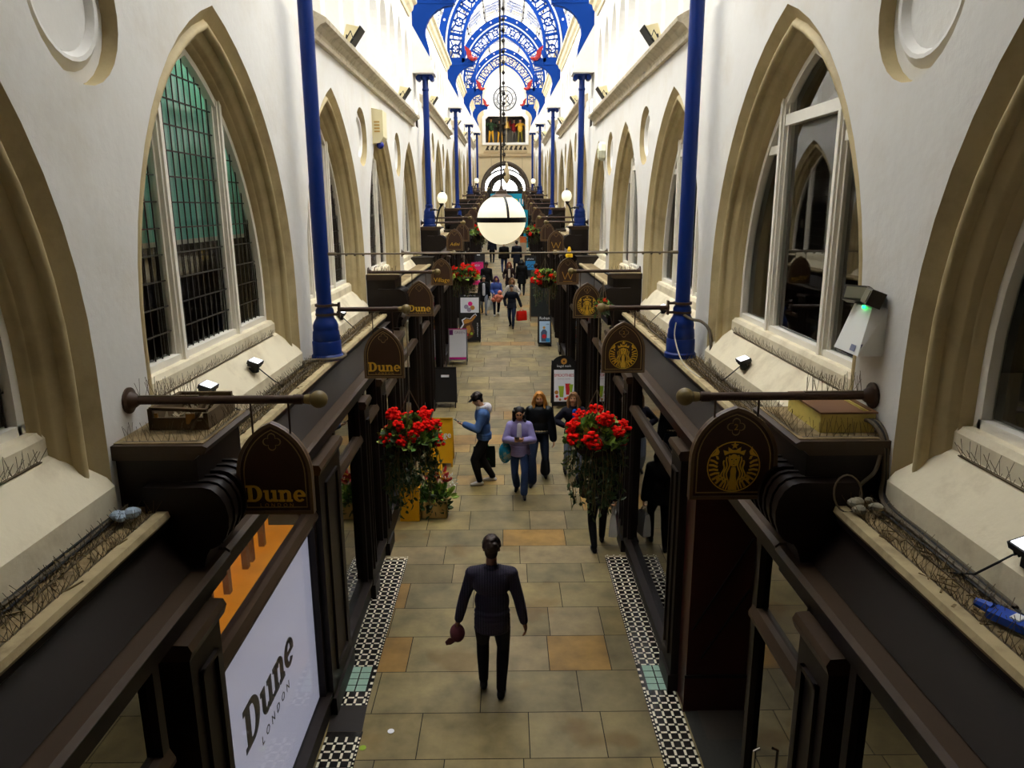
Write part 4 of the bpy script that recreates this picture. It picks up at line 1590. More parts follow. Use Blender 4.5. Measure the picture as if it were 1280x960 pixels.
# ================================================================== PROPS
LEAF = [mat('geranium_leaf', (78, 116, 40), .5, noise=.3, nscale=6), mat('light_leaf', (150, 178, 76), .5), mat('dark_leaf', (58, 78, 34), .55), mat('dry_trailing_stem', (124, 112, 66), .7)]
PETAL = mat('red_petal', (226, 20, 10), .8, spec=.1, noise=.25, nscale=12)
PETALS = mat('yellow_petal', (240, 190, 40), .5)


def leaf(mb, p, d, up, L, w):
    d, up = Vector(d).normalized(), Vector(up)
    s = d.cross(up)
    if s.length < 1e-3:
        s = Vector((1, 0, 0))
    s.normalize()
    n = s.cross(d)
    p = Vector(p)
    pts = [p, p + d * L * .3 + s * w * .5 + n * w * .12, p + d * L * .7 + s * w * .42 + n * w * .05, p + d * L - n * w * .2, p + d * L * .7 - s * w * .42 + n * w * .05, p + d * L * .3 - s * w * .5 + n * w * .12, p + d * L * .5 - n * w * .06]
    mb.add(pts, [(0, 1, 6), (1, 2, 6), (2, 3, 6), (3, 4, 6), (4, 5, 6), (5, 0, 6)])


def rv(r):
    a = r.uniform(0, 2 * PI)
    z = r.uniform(-1, 1)
    q = math.sqrt(1 - z * z)
    return Vector((q * math.cos(a), q * math.sin(a), z))


def flower_head(root, c, r, rnd, m=PETAL):
    mb = MB()
    n = 26 if r > .05 else 12
    for i in range(n):
        d = rv(rnd)
        p = Vector(c) + d * r * rnd.uniform(.55, .95)
        mb.ball(p, r * rnd.uniform(.24, .36), 6, 4, (1, 1, .7))
    return obj('flower_head', mb, m, root, True)


def hanging_basket(cx, cy, ztop, zhook, R, trail, label, seed, nfl=13, small=False):
    rnd = random.Random(seed)
    root = thing('hanging_basket', label, 'flower basket', (cx, cy, ztop - R), 'hanging flower baskets')
    zr = ztop - R * .75
    b = MB()
    prof = [(R * .78 * math.sin(t), zr - R * .75 * math.cos(t) * .95) for t in [PI / 2 * i / 7 for i in range(8)]]
    b.lathe(prof, (cx, cy, 0), 18)
    obj('basket', b, mat('coir_basket', (54, 42, 24), .9, noise=.3, nscale=20), root, True)
    h = MB()
    for k in range(3):
        a = 2 * PI * k / 3 + .5
        h.tube([(cx + R * .78 * math.cos(a), cy + R * .78 * math.sin(a), zr), (cx, cy, min(zhook, zr + 1.0 * R + .25))], .006, 5)
    h.tube([(cx, cy, min(zhook, zr + R + .25)), (cx, cy, zhook)], .007, 6)
    obj('chain', h, WIRE, root)
    nl = 120 if small else 420
    for mi, mt in enumerate(LEAF[:3]):
        f = MB()
        for i in range(nl // 3 if mi != 1 else nl // 2):
            d = rv(rnd)
            d.z = abs(d.z) * .9 - .15
            p = Vector((cx, cy, zr)) + Vector((d.x * R * rnd.uniform(.6, 1.0), d.y * R * rnd.uniform(.6, 1.0), d.z * R * .8))
            leaf(f, p, d + Vector((0, 0, .35)) + rv(rnd) * .5, rv(rnd), R * rnd.uniform(.16, .30) * (1.5 if small else 1), R * rnd.uniform(.16, .28) * (1.5 if small else 1))
        obj('foliage', f, mt, root, kind='stuff')
    tr = MB()
    tl = MB()
    for i in range(30 if small else 58):
        a = rnd.uniform(0, 2 * PI)
        rr = R * rnd.uniform(.45, .85)
        p = Vector((cx + rr * math.cos(a), cy + rr * math.sin(a), zr - R * .1))
        Lt = trail * rnd.uniform(.45, 1.0)
        pts = []
        for j in range(7):
            t = j / 6
            pts.append(p + Vector((math.cos(a) * R * .22 * math.sin(t * 2.2) * (1 - t * .8), math.sin(a) * R * .22 * math.sin(t * 2.2) * (1 - t * .8), -Lt * t)) + rv(rnd) * .015)
        tr.tube(pts, .004, 4, False)
        for j in range(4 if small else 11):
            q = pts[rnd.randrange(1, 7)] + rv(rnd) * .03
            leaf(tl, q, rv(rnd) + Vector((0, 0, -.6)), rv(rnd), rnd.uniform(.05, .10), rnd.uniform(.025, .05))
    obj('trailing_stems', tr, LEAF[3], root)
    obj('trailing_leaves', tl, LEAF[2], root, kind='stuff')
    for i in range(nfl):
        a = 2 * PI * i / nfl * 2.4 + rnd.uniform(-.3, .3)
        hgt = rnd.uniform(.25, 1.0) if i > nfl * .3 else rnd.uniform(-.25, .3)
        rr = R * math.sqrt(max(.1, 1 - max(0, hgt) ** 2 * .55)) * rnd.uniform(.75, 1.02)
        flower_head(root, (cx + rr * math.cos(a), cy + rr * math.sin(a), zr + hgt * R * .85), R * rnd.uniform(.20, .27), rnd)
    return root


hanging_basket(-1.17, 8.72, 2.62, 3.92, .36, .95, 'big hanging basket of red geraniums under the left second sign pole', 11, 24)
hanging_basket(1.14, 8.72, 2.60, 3.92, .38, .95, 'big hanging basket of red geraniums on the right, in front of the woman in black', 23, 24)
hanging_basket(-1.18, 21.45, 3.46, 4.70, .40, .55, 'red geranium hanging basket on the left above the burger board', 31, 14, True)
hanging_basket(1.16, 21.45, 3.36, 4.70, .36, .75, 'red geranium hanging basket on the right above the tall chalkboard', 43, 14, True)
hanging_basket(-1.10, 34.2, 4.30, 5.30, .42, .5, 'far left red flower basket beside the globe lamp', 57, 10, True)
hanging_basket(1.22, 34.2, 4.28, 5.30, .36, .5, 'far right red flower basket beside the globe lamp', 61, 10, True)
hanging_basket(1.62, 12.0, 3.66, 3.95, .12, .12, 'small ball of red flowers between the right second and third signs', 71, 9, True)


# ---- A-boards
def a_board(cx, cy, w, h, label, frame, face, art=None, rot=0.0, legs=.12, arched=False, cat='pavement sign', depth=.5):
    z0 = zf(cy)
    root = thing('pavement_sign', label, cat, (cx, cy, z0), 'pavement signs standing along the arcade')
    th = math.atan2(depth / 2, h)
    up = Vector((0, math.sin(th), math.cos(th)))
    rt = Vector((1, 0, 0))
    nrm = rt.cross(up)                 # points towards -y
    o = Vector((cx, cy - depth / 2, z0))
    Hh = h / math.cos(th)
    out = [(-w / 2, legs), (w / 2, legs), (w / 2, Hh), (-w / 2, Hh)]
    if arched:
        out = [(-w / 2, legs), (w / 2, legs)] + [(w / 2 * math.cos(PI * i / 14), Hh - w * .42 + w * .42 * math.sin(PI * i / 14)) for i in range(15)]
    b = MB()
    b.plate([out], o, rt, up, .02)
    b.plate([out], o + Vector((0, depth - .02, 0)), rt, Vector((0, -math.sin(th), math.cos(th))), .02)
    obj('board', b, face, root)
    f = MB()
    t = .03
    inn = [(p[0] * (1 - 2 * t / w), legs + t + (p[1] - legs) * (1 - 2 * t / (Hh - legs))) for p in out]
    f.plate([out, inn[::-1]], o + nrm * .02, rt, up, .012)
    obj('frame', f, frame, root)
    for q in (-1, 1):
        for dd, ss in ((0, 1), (depth, -1)):
            g = MB()
            g.beam(Vector((cx + q * (w / 2 - .02), cy - depth / 2 + dd, z0)), Vector((cx + q * (w / 2 - .02), cy - depth / 2 + dd + ss * math.sin(th) * Hh * .9, z0 + math.cos(th) * Hh * .9)), .03, .02)
            obj('leg', g, frame, root)

    def art_pl(poly, m, k=1, nm='printed_area'):
        a = MB()
        a.plate([poly], o + nrm * (.022 + .001 * k), rt, up, .001)
        return obj(nm, a, m, root)

    def art_tx(s, size, x, z, m, k=3, sp=1.0, nm='lettering'):
        a = MB()
        a.add(*text_mb(s, size, o + nrm * (.022 + .001 * k) + rt * x + up * z, rt, up, .001, spacing=sp))
        return obj(nm, a, m, root)
    if art:
        art(art_pl, art_tx, w, Hh)
    if rot:
        root.rotation_euler = (0, 0, rot)
    return root


MAG = mat('magenta_print', (206, 22, 140), .5)
PURP = mat('purple_print', (110, 30, 110), .5)
PAPER = mat('white_poster_paper', (236, 236, 240), .5)
GREYP = mat('grey_print', (150, 140, 160), .5)
BLKB = mat('black_board', (22, 19, 17), .5)
YEL = mat('mustard_board', (226, 164, 14), .45, noise=.05)
ORG = mat('orange_print', (236, 120, 40), .5)
LIME = mat('lime_drink', (150, 180, 40), .5)
REDP = mat('red_print', (200, 30, 40), .5)
BLUP = mat('blue_print', (30, 140, 210), .5)
TAN = mat('bread_brown', (190, 130, 50), .6)
PINKP = mat('pink_print', (236, 30, 130), .5)


def art_white(P, T, w, H):
    P(R4(-w / 2 + .03, H - .20, -w / 2 + .14, H - .03), PURP)
    T('GREEN', .11, .06, H - .16, GREYP)
    P(R4(-w / 2 + .03, .15, w / 2 - .03, .24), MAG)
    P([(-w / 2 + .0, H), (w / 2, H), (w / 2, H - .025), (-w / 2, H - .025)], MAG, 14)


def art_yellow(P, T, w, H):
    T('Village', .17, .0, H * .60, PAPER)


def art_black(P, T, w, H):
    P(R4(-.10, H - .26, .10, H - .20), PAPER)


def art_smooth(P, T, w, H):
    P(R4(-w / 2 + .06, .17, w / 2 - .06, H - .36), PAPER)
    T('bagel nash', .085, 0, H - .29, PAPER)
    P(circ(0, H - .15, .075, 20), TAN, 2)
    P(circ(0, H - .15, .022, 12), BLKB, 3)
    T('SMOOTHIES', .10, 0, H - .53, REDP, sp=.9)
    T('fresh fruit  blended', .04, 0, H - .60, GREYP)
    P([(-.11, .28), (-.02, .28), (0, .56), (-.14, .56)], LIME, 3)
    P([(.05, .34), (.13, .34), (.16, .62), (.03, .62)], REDP, 2)
    P([(.15, .40), (.20, .40), (.23, .60), (.13, .60)], LIME, 4)
    for (x, z, r, m) in ((-.19, .40, .05, TAN), (-.18, .30, .035, REDP), (.19, .30, .05, YEL), (.10, .26, .045, ORG), (.03, .24, .035, REDP), (-.10, .22, .03, TAN), (.20, .20, .03, REDP)):
        P(circ(x, z, r, 12), m, 5)


def art_rohan(P, T, w, H):
    P(R4(-w / 2 + .05, .14, w / 2 - .05, H - .22), mat('pale_blue_print', (176, 206, 232), .5))
    T('Rohan', .14, 0, H - .16, PAPER)
    P([(-.12, .16), (.06, .16), (.08, .5), (.02, .58), (-.06, .58), (-.13, .48)], mat('slate_print', (70, 84, 110), .5), 2)
    P(circ(-.02, .34, .075, 16), REDP, 3)
    P(circ(-.02, .64, .045, 14), TAN, 3)
    P(R4(.04, .15, .17, .28), BLUP, 4)
    T('sale', .07, .10, H - .34, BLKB, 4)


def art_burger(P, T, w, H):
    P(R4(-w / 2 + .05, H * .60, w / 2 - .05, H - .16), PAPER)
    for i, (x, z, m) in enumerate(((-.12, .72, GREYP), (.02, .78, PINKP), (.10, .70, TAN), (-.02, .66, GREYP))):
        P(circ(x, H * z, .08, 10), m, 2 + i)
    T('BAR & KITCHEN', .055, 0, H - .11, PAPER)
    shape = [(-.26, .12), (-.22, .30), (-.30, .46), (-.20, .62), (-.24, .76), (-.12, .84), (.02, .80), (.10, .90), (.20, .98), (.24, .90), (.12, .76), (.06, .64), (.12, .50), (.16, .34), (.08, .18), (-.06, .10)]
    P([(x * 1.12 - .02, z * 1.03) for x, z in shape], PAPER, 8, 'cutout_edge')
    P([(x, z) for x, z in shape], mat('brown_print', (96, 60, 28), .6), 9)
    P([(-.20, .64), (-.22, .75), (-.11, .81), (.03, .77), (.10, .86), (.20, .95), (.21, .89), (.10, .75), (-.04, .68)], TAN, 10)
    P([(-.16, .36), (-.12, .56), (.00, .60), (.04, .46), (-.02, .30)], TAN, 10)
    P(circ(-.10, .26, .05, 10), REDP, 11)
    P(circ(.06, .30, .05, 10), LIME, 11)
    for i, ch in enumerate('BURGERS'):
        T(ch, .075, .27, .62 - i * .072, PAPER, 9)


def art_pink(P, T, w, H):
    P(R4(-w / 2 + .02, .14, w / 2 - .02, H - .02), PINKP)
    P(circ(0, H * .5, .15, 9), YEL, 2)
    P(circ(0, H * .5, .08, 9), PAPER, 3)
    T('NEW', .14, 0, H - .22, PAPER)
    T('IN STORE', .08, 0, .24, PAPER)


def art_go(P, T, w, H):
    P(R4(-w / 2 + .06, H * .34, w / 2 - .06, H * .74), BLUP)
    T('GO', .30, 0, H * .42, BLKB, 4)
    T('phone', .15, 0, H * .80, PAPER)


def art_lady(P, T, w, H):
    T('LADY', .16, .0, H * .55, GREYP)
    P(R4(-.16, H - .12, .02, H - .05), PAPER)


ALU = mat('aluminium_frame', (150, 150, 150), .35, metal=.8)
a_board(-1.48, 22.5, .58, 1.10, 'white pavement sign with purple logo and a magenta stripe, left side', ALU, PAPER, art_white, legs=.14)
a_board(-1.52, 18.0, .56, 1.0, 'plain black pavement board with a small white slip, left side', BLKB, BLKB, art_black, legs=.14)
a_board(-1.30, 14.0, .50, .95, 'mustard yellow pavement sign behind the left flower basket', YEL, YEL, art_yellow, legs=.08)
a_board(1.46, 17.9, .62, 1.30, 'round-topped black smoothie pavement sign with drinks poster, right side', BLACK, BLKB, art_smooth, arched=True, legs=.06)
a_board(1.34, 24.9, .46, 1.05, 'small black pavement sign with a pale blue figure poster, right side', BLACK, BLKB, art_rohan, legs=.08)
a_board(-1.25, 25.6, .74, 1.70, 'tall black burger board with a white edged food cutout, left side', BLACK, BLKB, art_burger, legs=.05)
a_board(1.36, 29.2, .78, 1.55, 'big wooden framed blank chalkboard under the right flower basket', mat('dark_oak_frame', (120, 94, 60), .6), mat('chalkboard', (26, 30, 26), .7), None, legs=.16)
a_board(-1.48, 38.5, .66, 1.2, 'bright pink poster sign with a yellow flower, far left', PINKP, PINKP, art_pink, legs=.06)
a_board(1.40, 41.5, .66, 1.2, 'dark sign with blue lettering panel, far right', BLACK, BLKB, art_go, legs=.06)
a_board(-1.48, 42.6, .60, 1.2, 'dim grey-lettered sign behind the pink poster, far left', BLACK, BLKB, art_lady, legs=.06)

# wall poster with a second figure, seen past the third sign
# ---- planters on the left
rnd = random.Random(5)
t = thing('planter_box', 'tall mustard yellow square planter below the left flower basket', 'planter', (-1.60, 11.5, zf(11.5)))
m_ = MB()
z = zf(11.5)
m_.box(-1.76, -1.44, 11.34, 11.66, z, z + .60)
m_.box(-1.78, -1.42, 11.32, 11.68, z + .55, z + .60)
obj('box', m_, YEL, t)
m_ = MB()
for i in range(60):
    p = Vector((-1.60 + rnd.uniform(-.16, .16), 11.5 + rnd.uniform(-.16, .16), z + .58 + rnd.uniform(0, .14)))
    leaf(m_, p, rv(rnd) + Vector((0, 0, .7)), rv(rnd), .10, .06)
obj('foliage', m_, mat('grey_green_leaf', (120, 130, 104), .6), t, kind='stuff')
t = thing('potted_plants', 'wooden trough of leafy plants with yellow and red crotons on the left floor', 'planter', (-1.22, 11.7, zf(11.7)))
m_ = MB()
z = zf(11.7)
for (x0, x1, y0, y1) in ((-1.42, -.98, 11.42, 11.45), (-1.42, -.98, 12.0, 12.03), (-1.42, -1.39, 11.42, 12.03), (-1.01, -.98, 11.42, 12.03)):
    m_.box(x0, x1, y0, y1, z + .02, z + .30)
m_.box(-1.40, -1.0, 11.43, 12.0, z, z + .22)
obj('trough', m_, mat('pale_timber', (206, 170, 104), .6, noise=.15), t)
for nm, mt, n, cc, rr, L in (('foliage', LEAF[0], 170, (-1.22, 11.62, z + .32), (.26, .24, .22), .13), ('foliage', LEAF[1], 40, (-1.08, 11.6, z + .36), (.18, .2, .16), .14), ('foliage', LEAF[2], 120, (-1.24, 11.55, z + .22), (.26, .2, .18), .12),
                             ('croton_leaves', PETALS, 26, (-1.20, 11.8, z + .60), (.12, .12, .14), .17), ('croton_leaves', mat('crimson_leaf', (170, 40, 40), .5), 26, (-1.14, 11.78, z + .54), (.14, .12, .12), .16),
                             ('white_flower', mat('white_petal', (220, 222, 214), .6), 40, (-.98, 11.85, z + .52), (.14, .14, .12), .05)):
    m_ = MB()
    for i in range(n):
        d = rv(rnd)
        p = Vector(cc) + Vector((d.x * rr[0], d.y * rr[1], d.z * rr[2])) * rnd.uniform(.4, 1)
        leaf(m_, p, d + Vector((0, 0, .5)), rv(rnd), L * rnd.uniform(.7, 1.2), L * .5)
    obj(nm, m_, mt, t, kind='stuff')


# ---- LED floodlights on the sills and string courses
def flood(s, x, y, z, label, yaw=0.0, pitch=.35):
    root = thing('floodlight', label, 'floodlight', (s * x, y, z), 'small black floodlights along the ledges')
    Rm = Euler((0, s * (-pitch), yaw)).to_matrix()
    o = Vector((s * x, y, z + .07))
    m_ = MB()
    m_.obox(o, (.11, .17, .035), Rm)
    for k in range(5):
        m_.obox(o + Rm @ Vector((0, -.06 + .03 * k, -.028)), (.10, .006, .025), Rm)
    obj('housing', m_, BLACK, root)
    m_ = MB()
    m_.obox(o + Rm @ Vector((0, 0, .019)), (.09, .145, .004), Rm)
    obj('led_face', m_, LED, root)
    m_ = MB()
    m_.tube([o + Rm @ Vector((0, .075, -.01)), (s * (x + .02), y + .06, z + .01), (s * (x + .02), y - .06, z + .01), o + Rm @ Vector((0, -.075, -.01))], .009, 6)
    m_.box(*sorted((s * (x - .02), s * (x + .06))), y - .03, y + .03, z - .03, z + .02)
    obj('bracket', m_, BLACK, root)
    m_ = MB()
    m_.tube([o + Vector((s * .03, .03, -.02)), (s * (x + .01), y + .12, z - .02), (s * (x - .10), y + .2, z - .16), (s * (x - .12), y + .4, z - .26)], .006, 6)
    obj('flex', m_, CABLEB, root)


flood(-1, 2.42, 5.85, 3.64, 'black floodlight on the left sill behind the nearest sign pole')
flood(-1, 2.42, 7.00, 3.60, 'black floodlight on the left sill under the leaded window')
flood(-1, 2.40, 10.75, 3.56, 'black floodlight on the left ledge just past the nearest blue column')
flood(1, 2.40, 7.15, 3.56, 'black floodlight with bright face on the right sill under the nearest window')
flood(1, 2.40, 3.02, 3.54, 'black floodlight at the right picture edge on the nearest sill')
flood(1, 2.40, 11.05, 3.58, 'black floodlight on the right ledge past the blue column')


def spot_box(s, y, z, label):
    """box floodlight standing on the string course"""
    root = thing('ledge_floodlight', label, 'floodlight', (s * 2.26, y, z), 'cream floodlights standing on the string courses')
    Rm = Euler((0, s * .75, 0)).to_matrix()
    o = Vector((s * 2.24, y, z + .17))
    m_ = MB()
    m_.ext([(s * a, b) for a, b in ((2.10, z + .26), (2.26, z + .05), (2.36, z + .12), (2.30, z + .30))], y - .16, y + .16)
    obj('housing', m_, CREAMPL, root)
    m_ = MB()
    m_.ext([(s * a, b) for a, b in ((2.085, z + .265), (2.245, z + .04), (2.262, z + .052), (2.102, z + .277))], y - .17, y + .17)
    obj('front_frame', m_, BLACK, root)
    m_ = MB()
    m_.tube([(s * 2.30, y - .17, z + .15), (s * 2.32, y - .2, z), (s * 2.32, y + .2, z), (s * 2.30, y + .17, z + .15)], .012, 6)
    m_.tube([(s * 2.3, y - .19, z + .1), (s * 2.22, y - .28, z + .18), (s * 2.18, y - .30, z + .06), (s * 2.24, y - .3, z)], .008, 6)
    obj('yoke', m_, BLACK, root)


FW = ['first', 'second', 'third', 'fourth', 'fifth', 'sixth', 'seventh', 'eighth']
k = 0
for (y0, y1, lev) in BAYS[1:5]:
    for yy in (y0 + 3.1, y0 + 8.75):
        for s in (-1, 1):
            spot_box(s, yy, 7.47 + lev, '%s cream floodlight from the front on the %s string course' % (FW[k], 'left' if s < 0 else 'right'))
        k += 1

# ---- sounder boxes on the walls
t = thing('speaker_box', 'cream box speaker high on the left wall between two pointed windows', 'speaker', (-2.4, 14.3, 6.25))
m_ = MB()
m_.ext([(-2.40, 6.28), (-2.26, 6.30), (-2.20, 6.40), (-2.20, 6.86), (-2.40, 6.90)], 14.1, 14.55)
obj('case', m_, CREAMPL, t)
m_ = MB()
for i in range(4):
    m_.box(-2.36, -2.26, 14.094, 14.10, 6.48 + .055 * i, 6.505 + .055 * i)
obj('grille', m_, mat('speaker_slot', (190, 150, 70), .6), t)
m_ = MB()
m_.ball((-2.28, 14.2, 6.26), .07, 12, 8)
obj('strobe', m_, mat('blue_strobe', (30, 40, 140), .3), t, True)
t = thing('alarm_sounder', 'white octagonal alarm sounder on the right wall beside a pointed window', 'alarm', (2.4, 18.2, 6.4))
m_ = MB()
m_.lathe([(.20, 0), (.22, .02), (.22, .10), (.17, .16)], (2.4, 18.2, 6.42), 8, axis=(-1, 0, 0))
obj('case', m_, mat('ivory_plastic', (232, 232, 206), .5), t)
m_ = MB()
m_.box(2.225, 2.238, 18.14, 18.26, 6.36, 6.48)
obj('grille', m_, mat('sounder_grille', (176, 176, 140), .5), t)

# ---- emergency twin-spot light on the right wall
t = thing('emergency_light', 'white wedge shaped emergency light with twin black lamp heads on the right wall', 'emergency light', (2.4, 4.66, 4.2))
m_ = MB()
vs = [(2.40, 4.50, 4.20), (2.40, 4.84, 4.20), (2.24, 4.84, 4.20), (2.24, 4.50, 4.20), (2.40, 4.50, 4.50), (2.40, 4.84, 4.50), (2.32, 4.78, 4.50), (2.32, 4.54, 4.50)]
m_.add(vs, [(0, 1, 2, 3), (4, 5, 6, 7), (0, 1, 5, 4), (1, 2, 6, 5), (2, 3, 7, 6), (3, 0, 4, 7)])
obj('battery_box', m_, PLASTW, t)
for q, yy in ((0, 4.56), (1, 4.76)):
    h = MB()
    Rm = Euler((0, .35, -.25 + q * .9)).to_matrix()
    h.obox((2.33, yy, 4.56), (.09, .16, .10), Rm)
    lh = obj('lamp_head', h, mat('smoked_lamp_head', (52, 44, 32), .4), t)
    h = MB()
    h.obox(Vector((2.33, yy, 4.56)) + Rm @ Vector((-.046, 0, 0)), (.008, .13, .075), Rm)
    obj('lens', h, mat('lens_grey', (120, 116, 96), .2), lh)
m_ = MB()
m_.ball((2.305, 4.62, 4.497), .012, 10, 6)
obj('indicator', m_, mat('green_led', (20, 230, 90), .4, emit=2.0), t, True)
m_ = MB()
m_.add([(2.256, 4.50 - .001 + .005, 4.235), (2.256, 4.505, 4.275), (2.29, 4.505, 4.275), (2.29, 4.505, 4.235)], [(0, 1, 2, 3)])
m_.add([(2.2405, 4.55, 4.22), (2.2405, 4.62, 4.22), (2.251, 4.62, 4.26), (2.251, 4.55, 4.26)], [(0, 1, 2, 3)])
obj('rating_label', m_, mat('label_grey', (120, 126, 150), .5), t)

# ---- yellow light box on the right raised block, broken box on the left one
t = thing('yellow_box', 'open yellow metal box on the right raised block above the scroll brackets', 'box', (2.2, 4.7, 3.71))
m_ = MB()
m_.plate([R4(2.02, 4.44, 2.37, 4.98), R4(2.05, 4.47, 2.34, 4.95)[::-1]], (0, 0, 3.715), (1, 0, 0), (0, 1, 0), .13)
m_.box(2.03, 2.36, 4.45, 4.97, 3.715, 3.72)
obj('case', m_, mat('dirty_yellow_enamel', (206, 186, 96), .5, noise=.15, nscale=10, stain=(110, 90, 40), stain_amt=.5, stain_scale=6), t)
m_ = MB()
m_.plate([R4(2.012, 4.432, 2.378, 4.988), R4(2.04, 4.46, 2.35, 4.96)[::-1]], (0, 0, 3.842), (1, 0, 0), (0, 1, 0), .012)
m_.box(2.04, 2.35, 4.46, 4.96, 3.82, 3.83)
obj('rim', m_, mat('rusty_rim', (110, 74, 44), .6), t)
t = thing('broken_box', 'broken dirty light box full of debris on the left raised block', 'box', (-2.1, 4.8, 3.71))
m_ = MB()
m_.box(-2.30, -1.93, 4.60, 4.63, 3.713, 3.80)
m_.box(-2.30, -1.93, 5.05, 5.08, 3.713, 3.86)
m_.box(-2.31, -2.28, 4.60, 5.08, 3.713, 3.86)
m_.box(-1.95, -1.92, 4.60, 5.08, 3.713, 3.83)
m_.beam((-2.30, 4.62, 3.86), (-1.92, 4.60, 3.85), .03, .02)
m_.beam((-2.02, 4.55, 3.74), (-1.96, 4.72, 3.92), .03, .02)
obj('case', m_, mat('rotten_timber', (84, 66, 40), .9, noise=.4, nscale=12), t)
m_ = MB()
rnd = random.Random(9)
for i in range(60):
    a = Vector((rnd.uniform(-2.27, -1.97), rnd.uniform(4.64, 5.02), 3.72))
    m_.beam(a, a + Vector((rnd.uniform(-.12, .12), rnd.uniform(-.12, .12), rnd.uniform(.02, .10))), rnd.uniform(.008, .03), .006)
obj('debris', m_, mat('grey_debris', (126, 112, 86), .9, noise=.4, nscale=20), t, kind='stuff')
m_ = MB()
m_.box(-2.27, -2.25, 4.605, 4.62, 3.72, 3.83)
m_.box(-2.06, -2.0, 4.59, 4.60, 3.76, 3.83)
obj('amber_lens', m_, mat('amber_plastic', (150, 104, 24), .4), t)


# ---- bird spikes
def spikes(name_lab, path, n, h, rnd, fan=.6, r=.0014, sidevec=(1, 0, 0)):
    mb = MB()
    a, b = Vector(path[0]), Vector(path[1])
    sv = Vector(sidevec)
    mb.beam(a + Vector((0, 0, .004)), b + Vector((0, 0, .004)), .022, .006)
    for i in range(n):
        p = a.lerp(b, (i + .5) / n) + rv(rnd) * .004
        for q in (-1, 0, 1):
            if rnd.random() < .12:
                continue
            d = sv * (q * fan + rnd.uniform(-.16, .16)) + (b - a).normalized() * rnd.uniform(-.3, .3) + Vector((0, 0, 1))
            d.normalize()
            mb.tube([p, p + d * h * rnd.uniform(.75, 1.1)], r, 3, False)
    o = obj('bird_spikes', mb, SPIKE, None, False, tuple(a.lerp(b, .5)))
    tag(o, name_lab, 'bird spikes', None, 'stuff')
    return o


rnd = random.Random(21)
for s in (-1, 1):
    sd = 'left' if s < 0 else 'right'
    spikes('row of thin steel bird spikes along the nearest %s shelf outer edge' % sd, ((s * 2.14, 1.6, 3.303), (s * 2.14, 4.2, 3.303)), 60, .11, rnd, r=.0016)
    spikes('row of thin steel bird spikes along the nearest %s shelf inner side' % sd, ((s * 2.26, 1.6, 3.303), (s * 2.26, 4.2, 3.303)), 60, .11, rnd, r=.0016)
    spikes('bird spikes on the %s shelf between raised block and blue column' % sd, ((s * 2.16, 5.2, 3.325), (s * 2.16, 8.5, 3.325)), 84, .12, rnd, r=.0018)
    spikes('inner bird spikes on the %s shelf beneath the nearest full window' % sd, ((s * 2.28, 5.2, 3.325), (s * 2.28, 8.5, 3.325)), 84, .12, rnd, r=.0018)
    spikes('bird spikes on the %s shelf beyond the nearest blue column' % sd, ((s * 2.20, 9.1, 3.325), (s * 2.20, 12.7, 3.325)), 90, .12, rnd, r=.0022)
    spikes('bird spikes along the front of the %s raised block' % sd, ((s * 1.88, 4.36, 3.712), (s * 2.36, 4.36, 3.712)), 11, .13, rnd, sidevec=(0, 1, 0))
    spikes('bird spikes along the side of the %s raised block' % sd, ((s * 1.87, 4.40, 3.712), (s * 1.87, 5.0, 3.712)), 14, .12, rnd)
    spikes('bird spikes on top of the nearest %s sign pole' % sd, ((s * 2.34, 4.56, 3.955), (s * 1.95, 4.56, 3.955)), 12, .13, rnd, .35, .0016, (0, 1, 0))
    spikes('fine bird spikes on the window ledge of the nearest full %s window' % sd, ((s * 2.585, 5.2, 3.745), (s * 2.585, 8.1, 3.745)), 70, .09, rnd, r=.0014)
    spikes('fine bird spikes on the ledge of the cut-off nearest %s window' % sd, ((s * 2.585, 1.6, 3.745), (s * 2.585, 3.9, 3.745)), 44, .12, rnd, r=.0017)
    spikes('bird spikes on the %s shelf at the second raised block' % sd, ((s * 1.9, 13.0, 4.0), (s * 2.36, 13.0, 4.0)), 12, .14, rnd, .5, .003, (0, 1, 0))


# ---- cables along the shelves
def cable(pts, r, label, m=CABLE, cat='cable'):
    P = [Vector(p) for p in pts]
    # smooth through the points
    out = []
    for i in range(len(P) - 1):
        p0, p1, p2, p3 = P[max(i - 1, 0)], P[i], P[i + 1], P[min(i + 2, len(P) - 1)]
        for j in range(6):
            t = j / 6
            out.append(.5 * ((2 * p1) + (p2 - p0) * t + (2 * p0 - 5 * p1 + 4 * p2 - p3) * t * t + (3 * p1 - p0 - 3 * p2 + p3) * t ** 3))
    out.append(P[-1])
    mb = MB()
    mb.tube(out, r, 7)
    o = obj('cable', mb, m, None, True, tuple(P[0]))
    tag(o, label, cat)
    return o


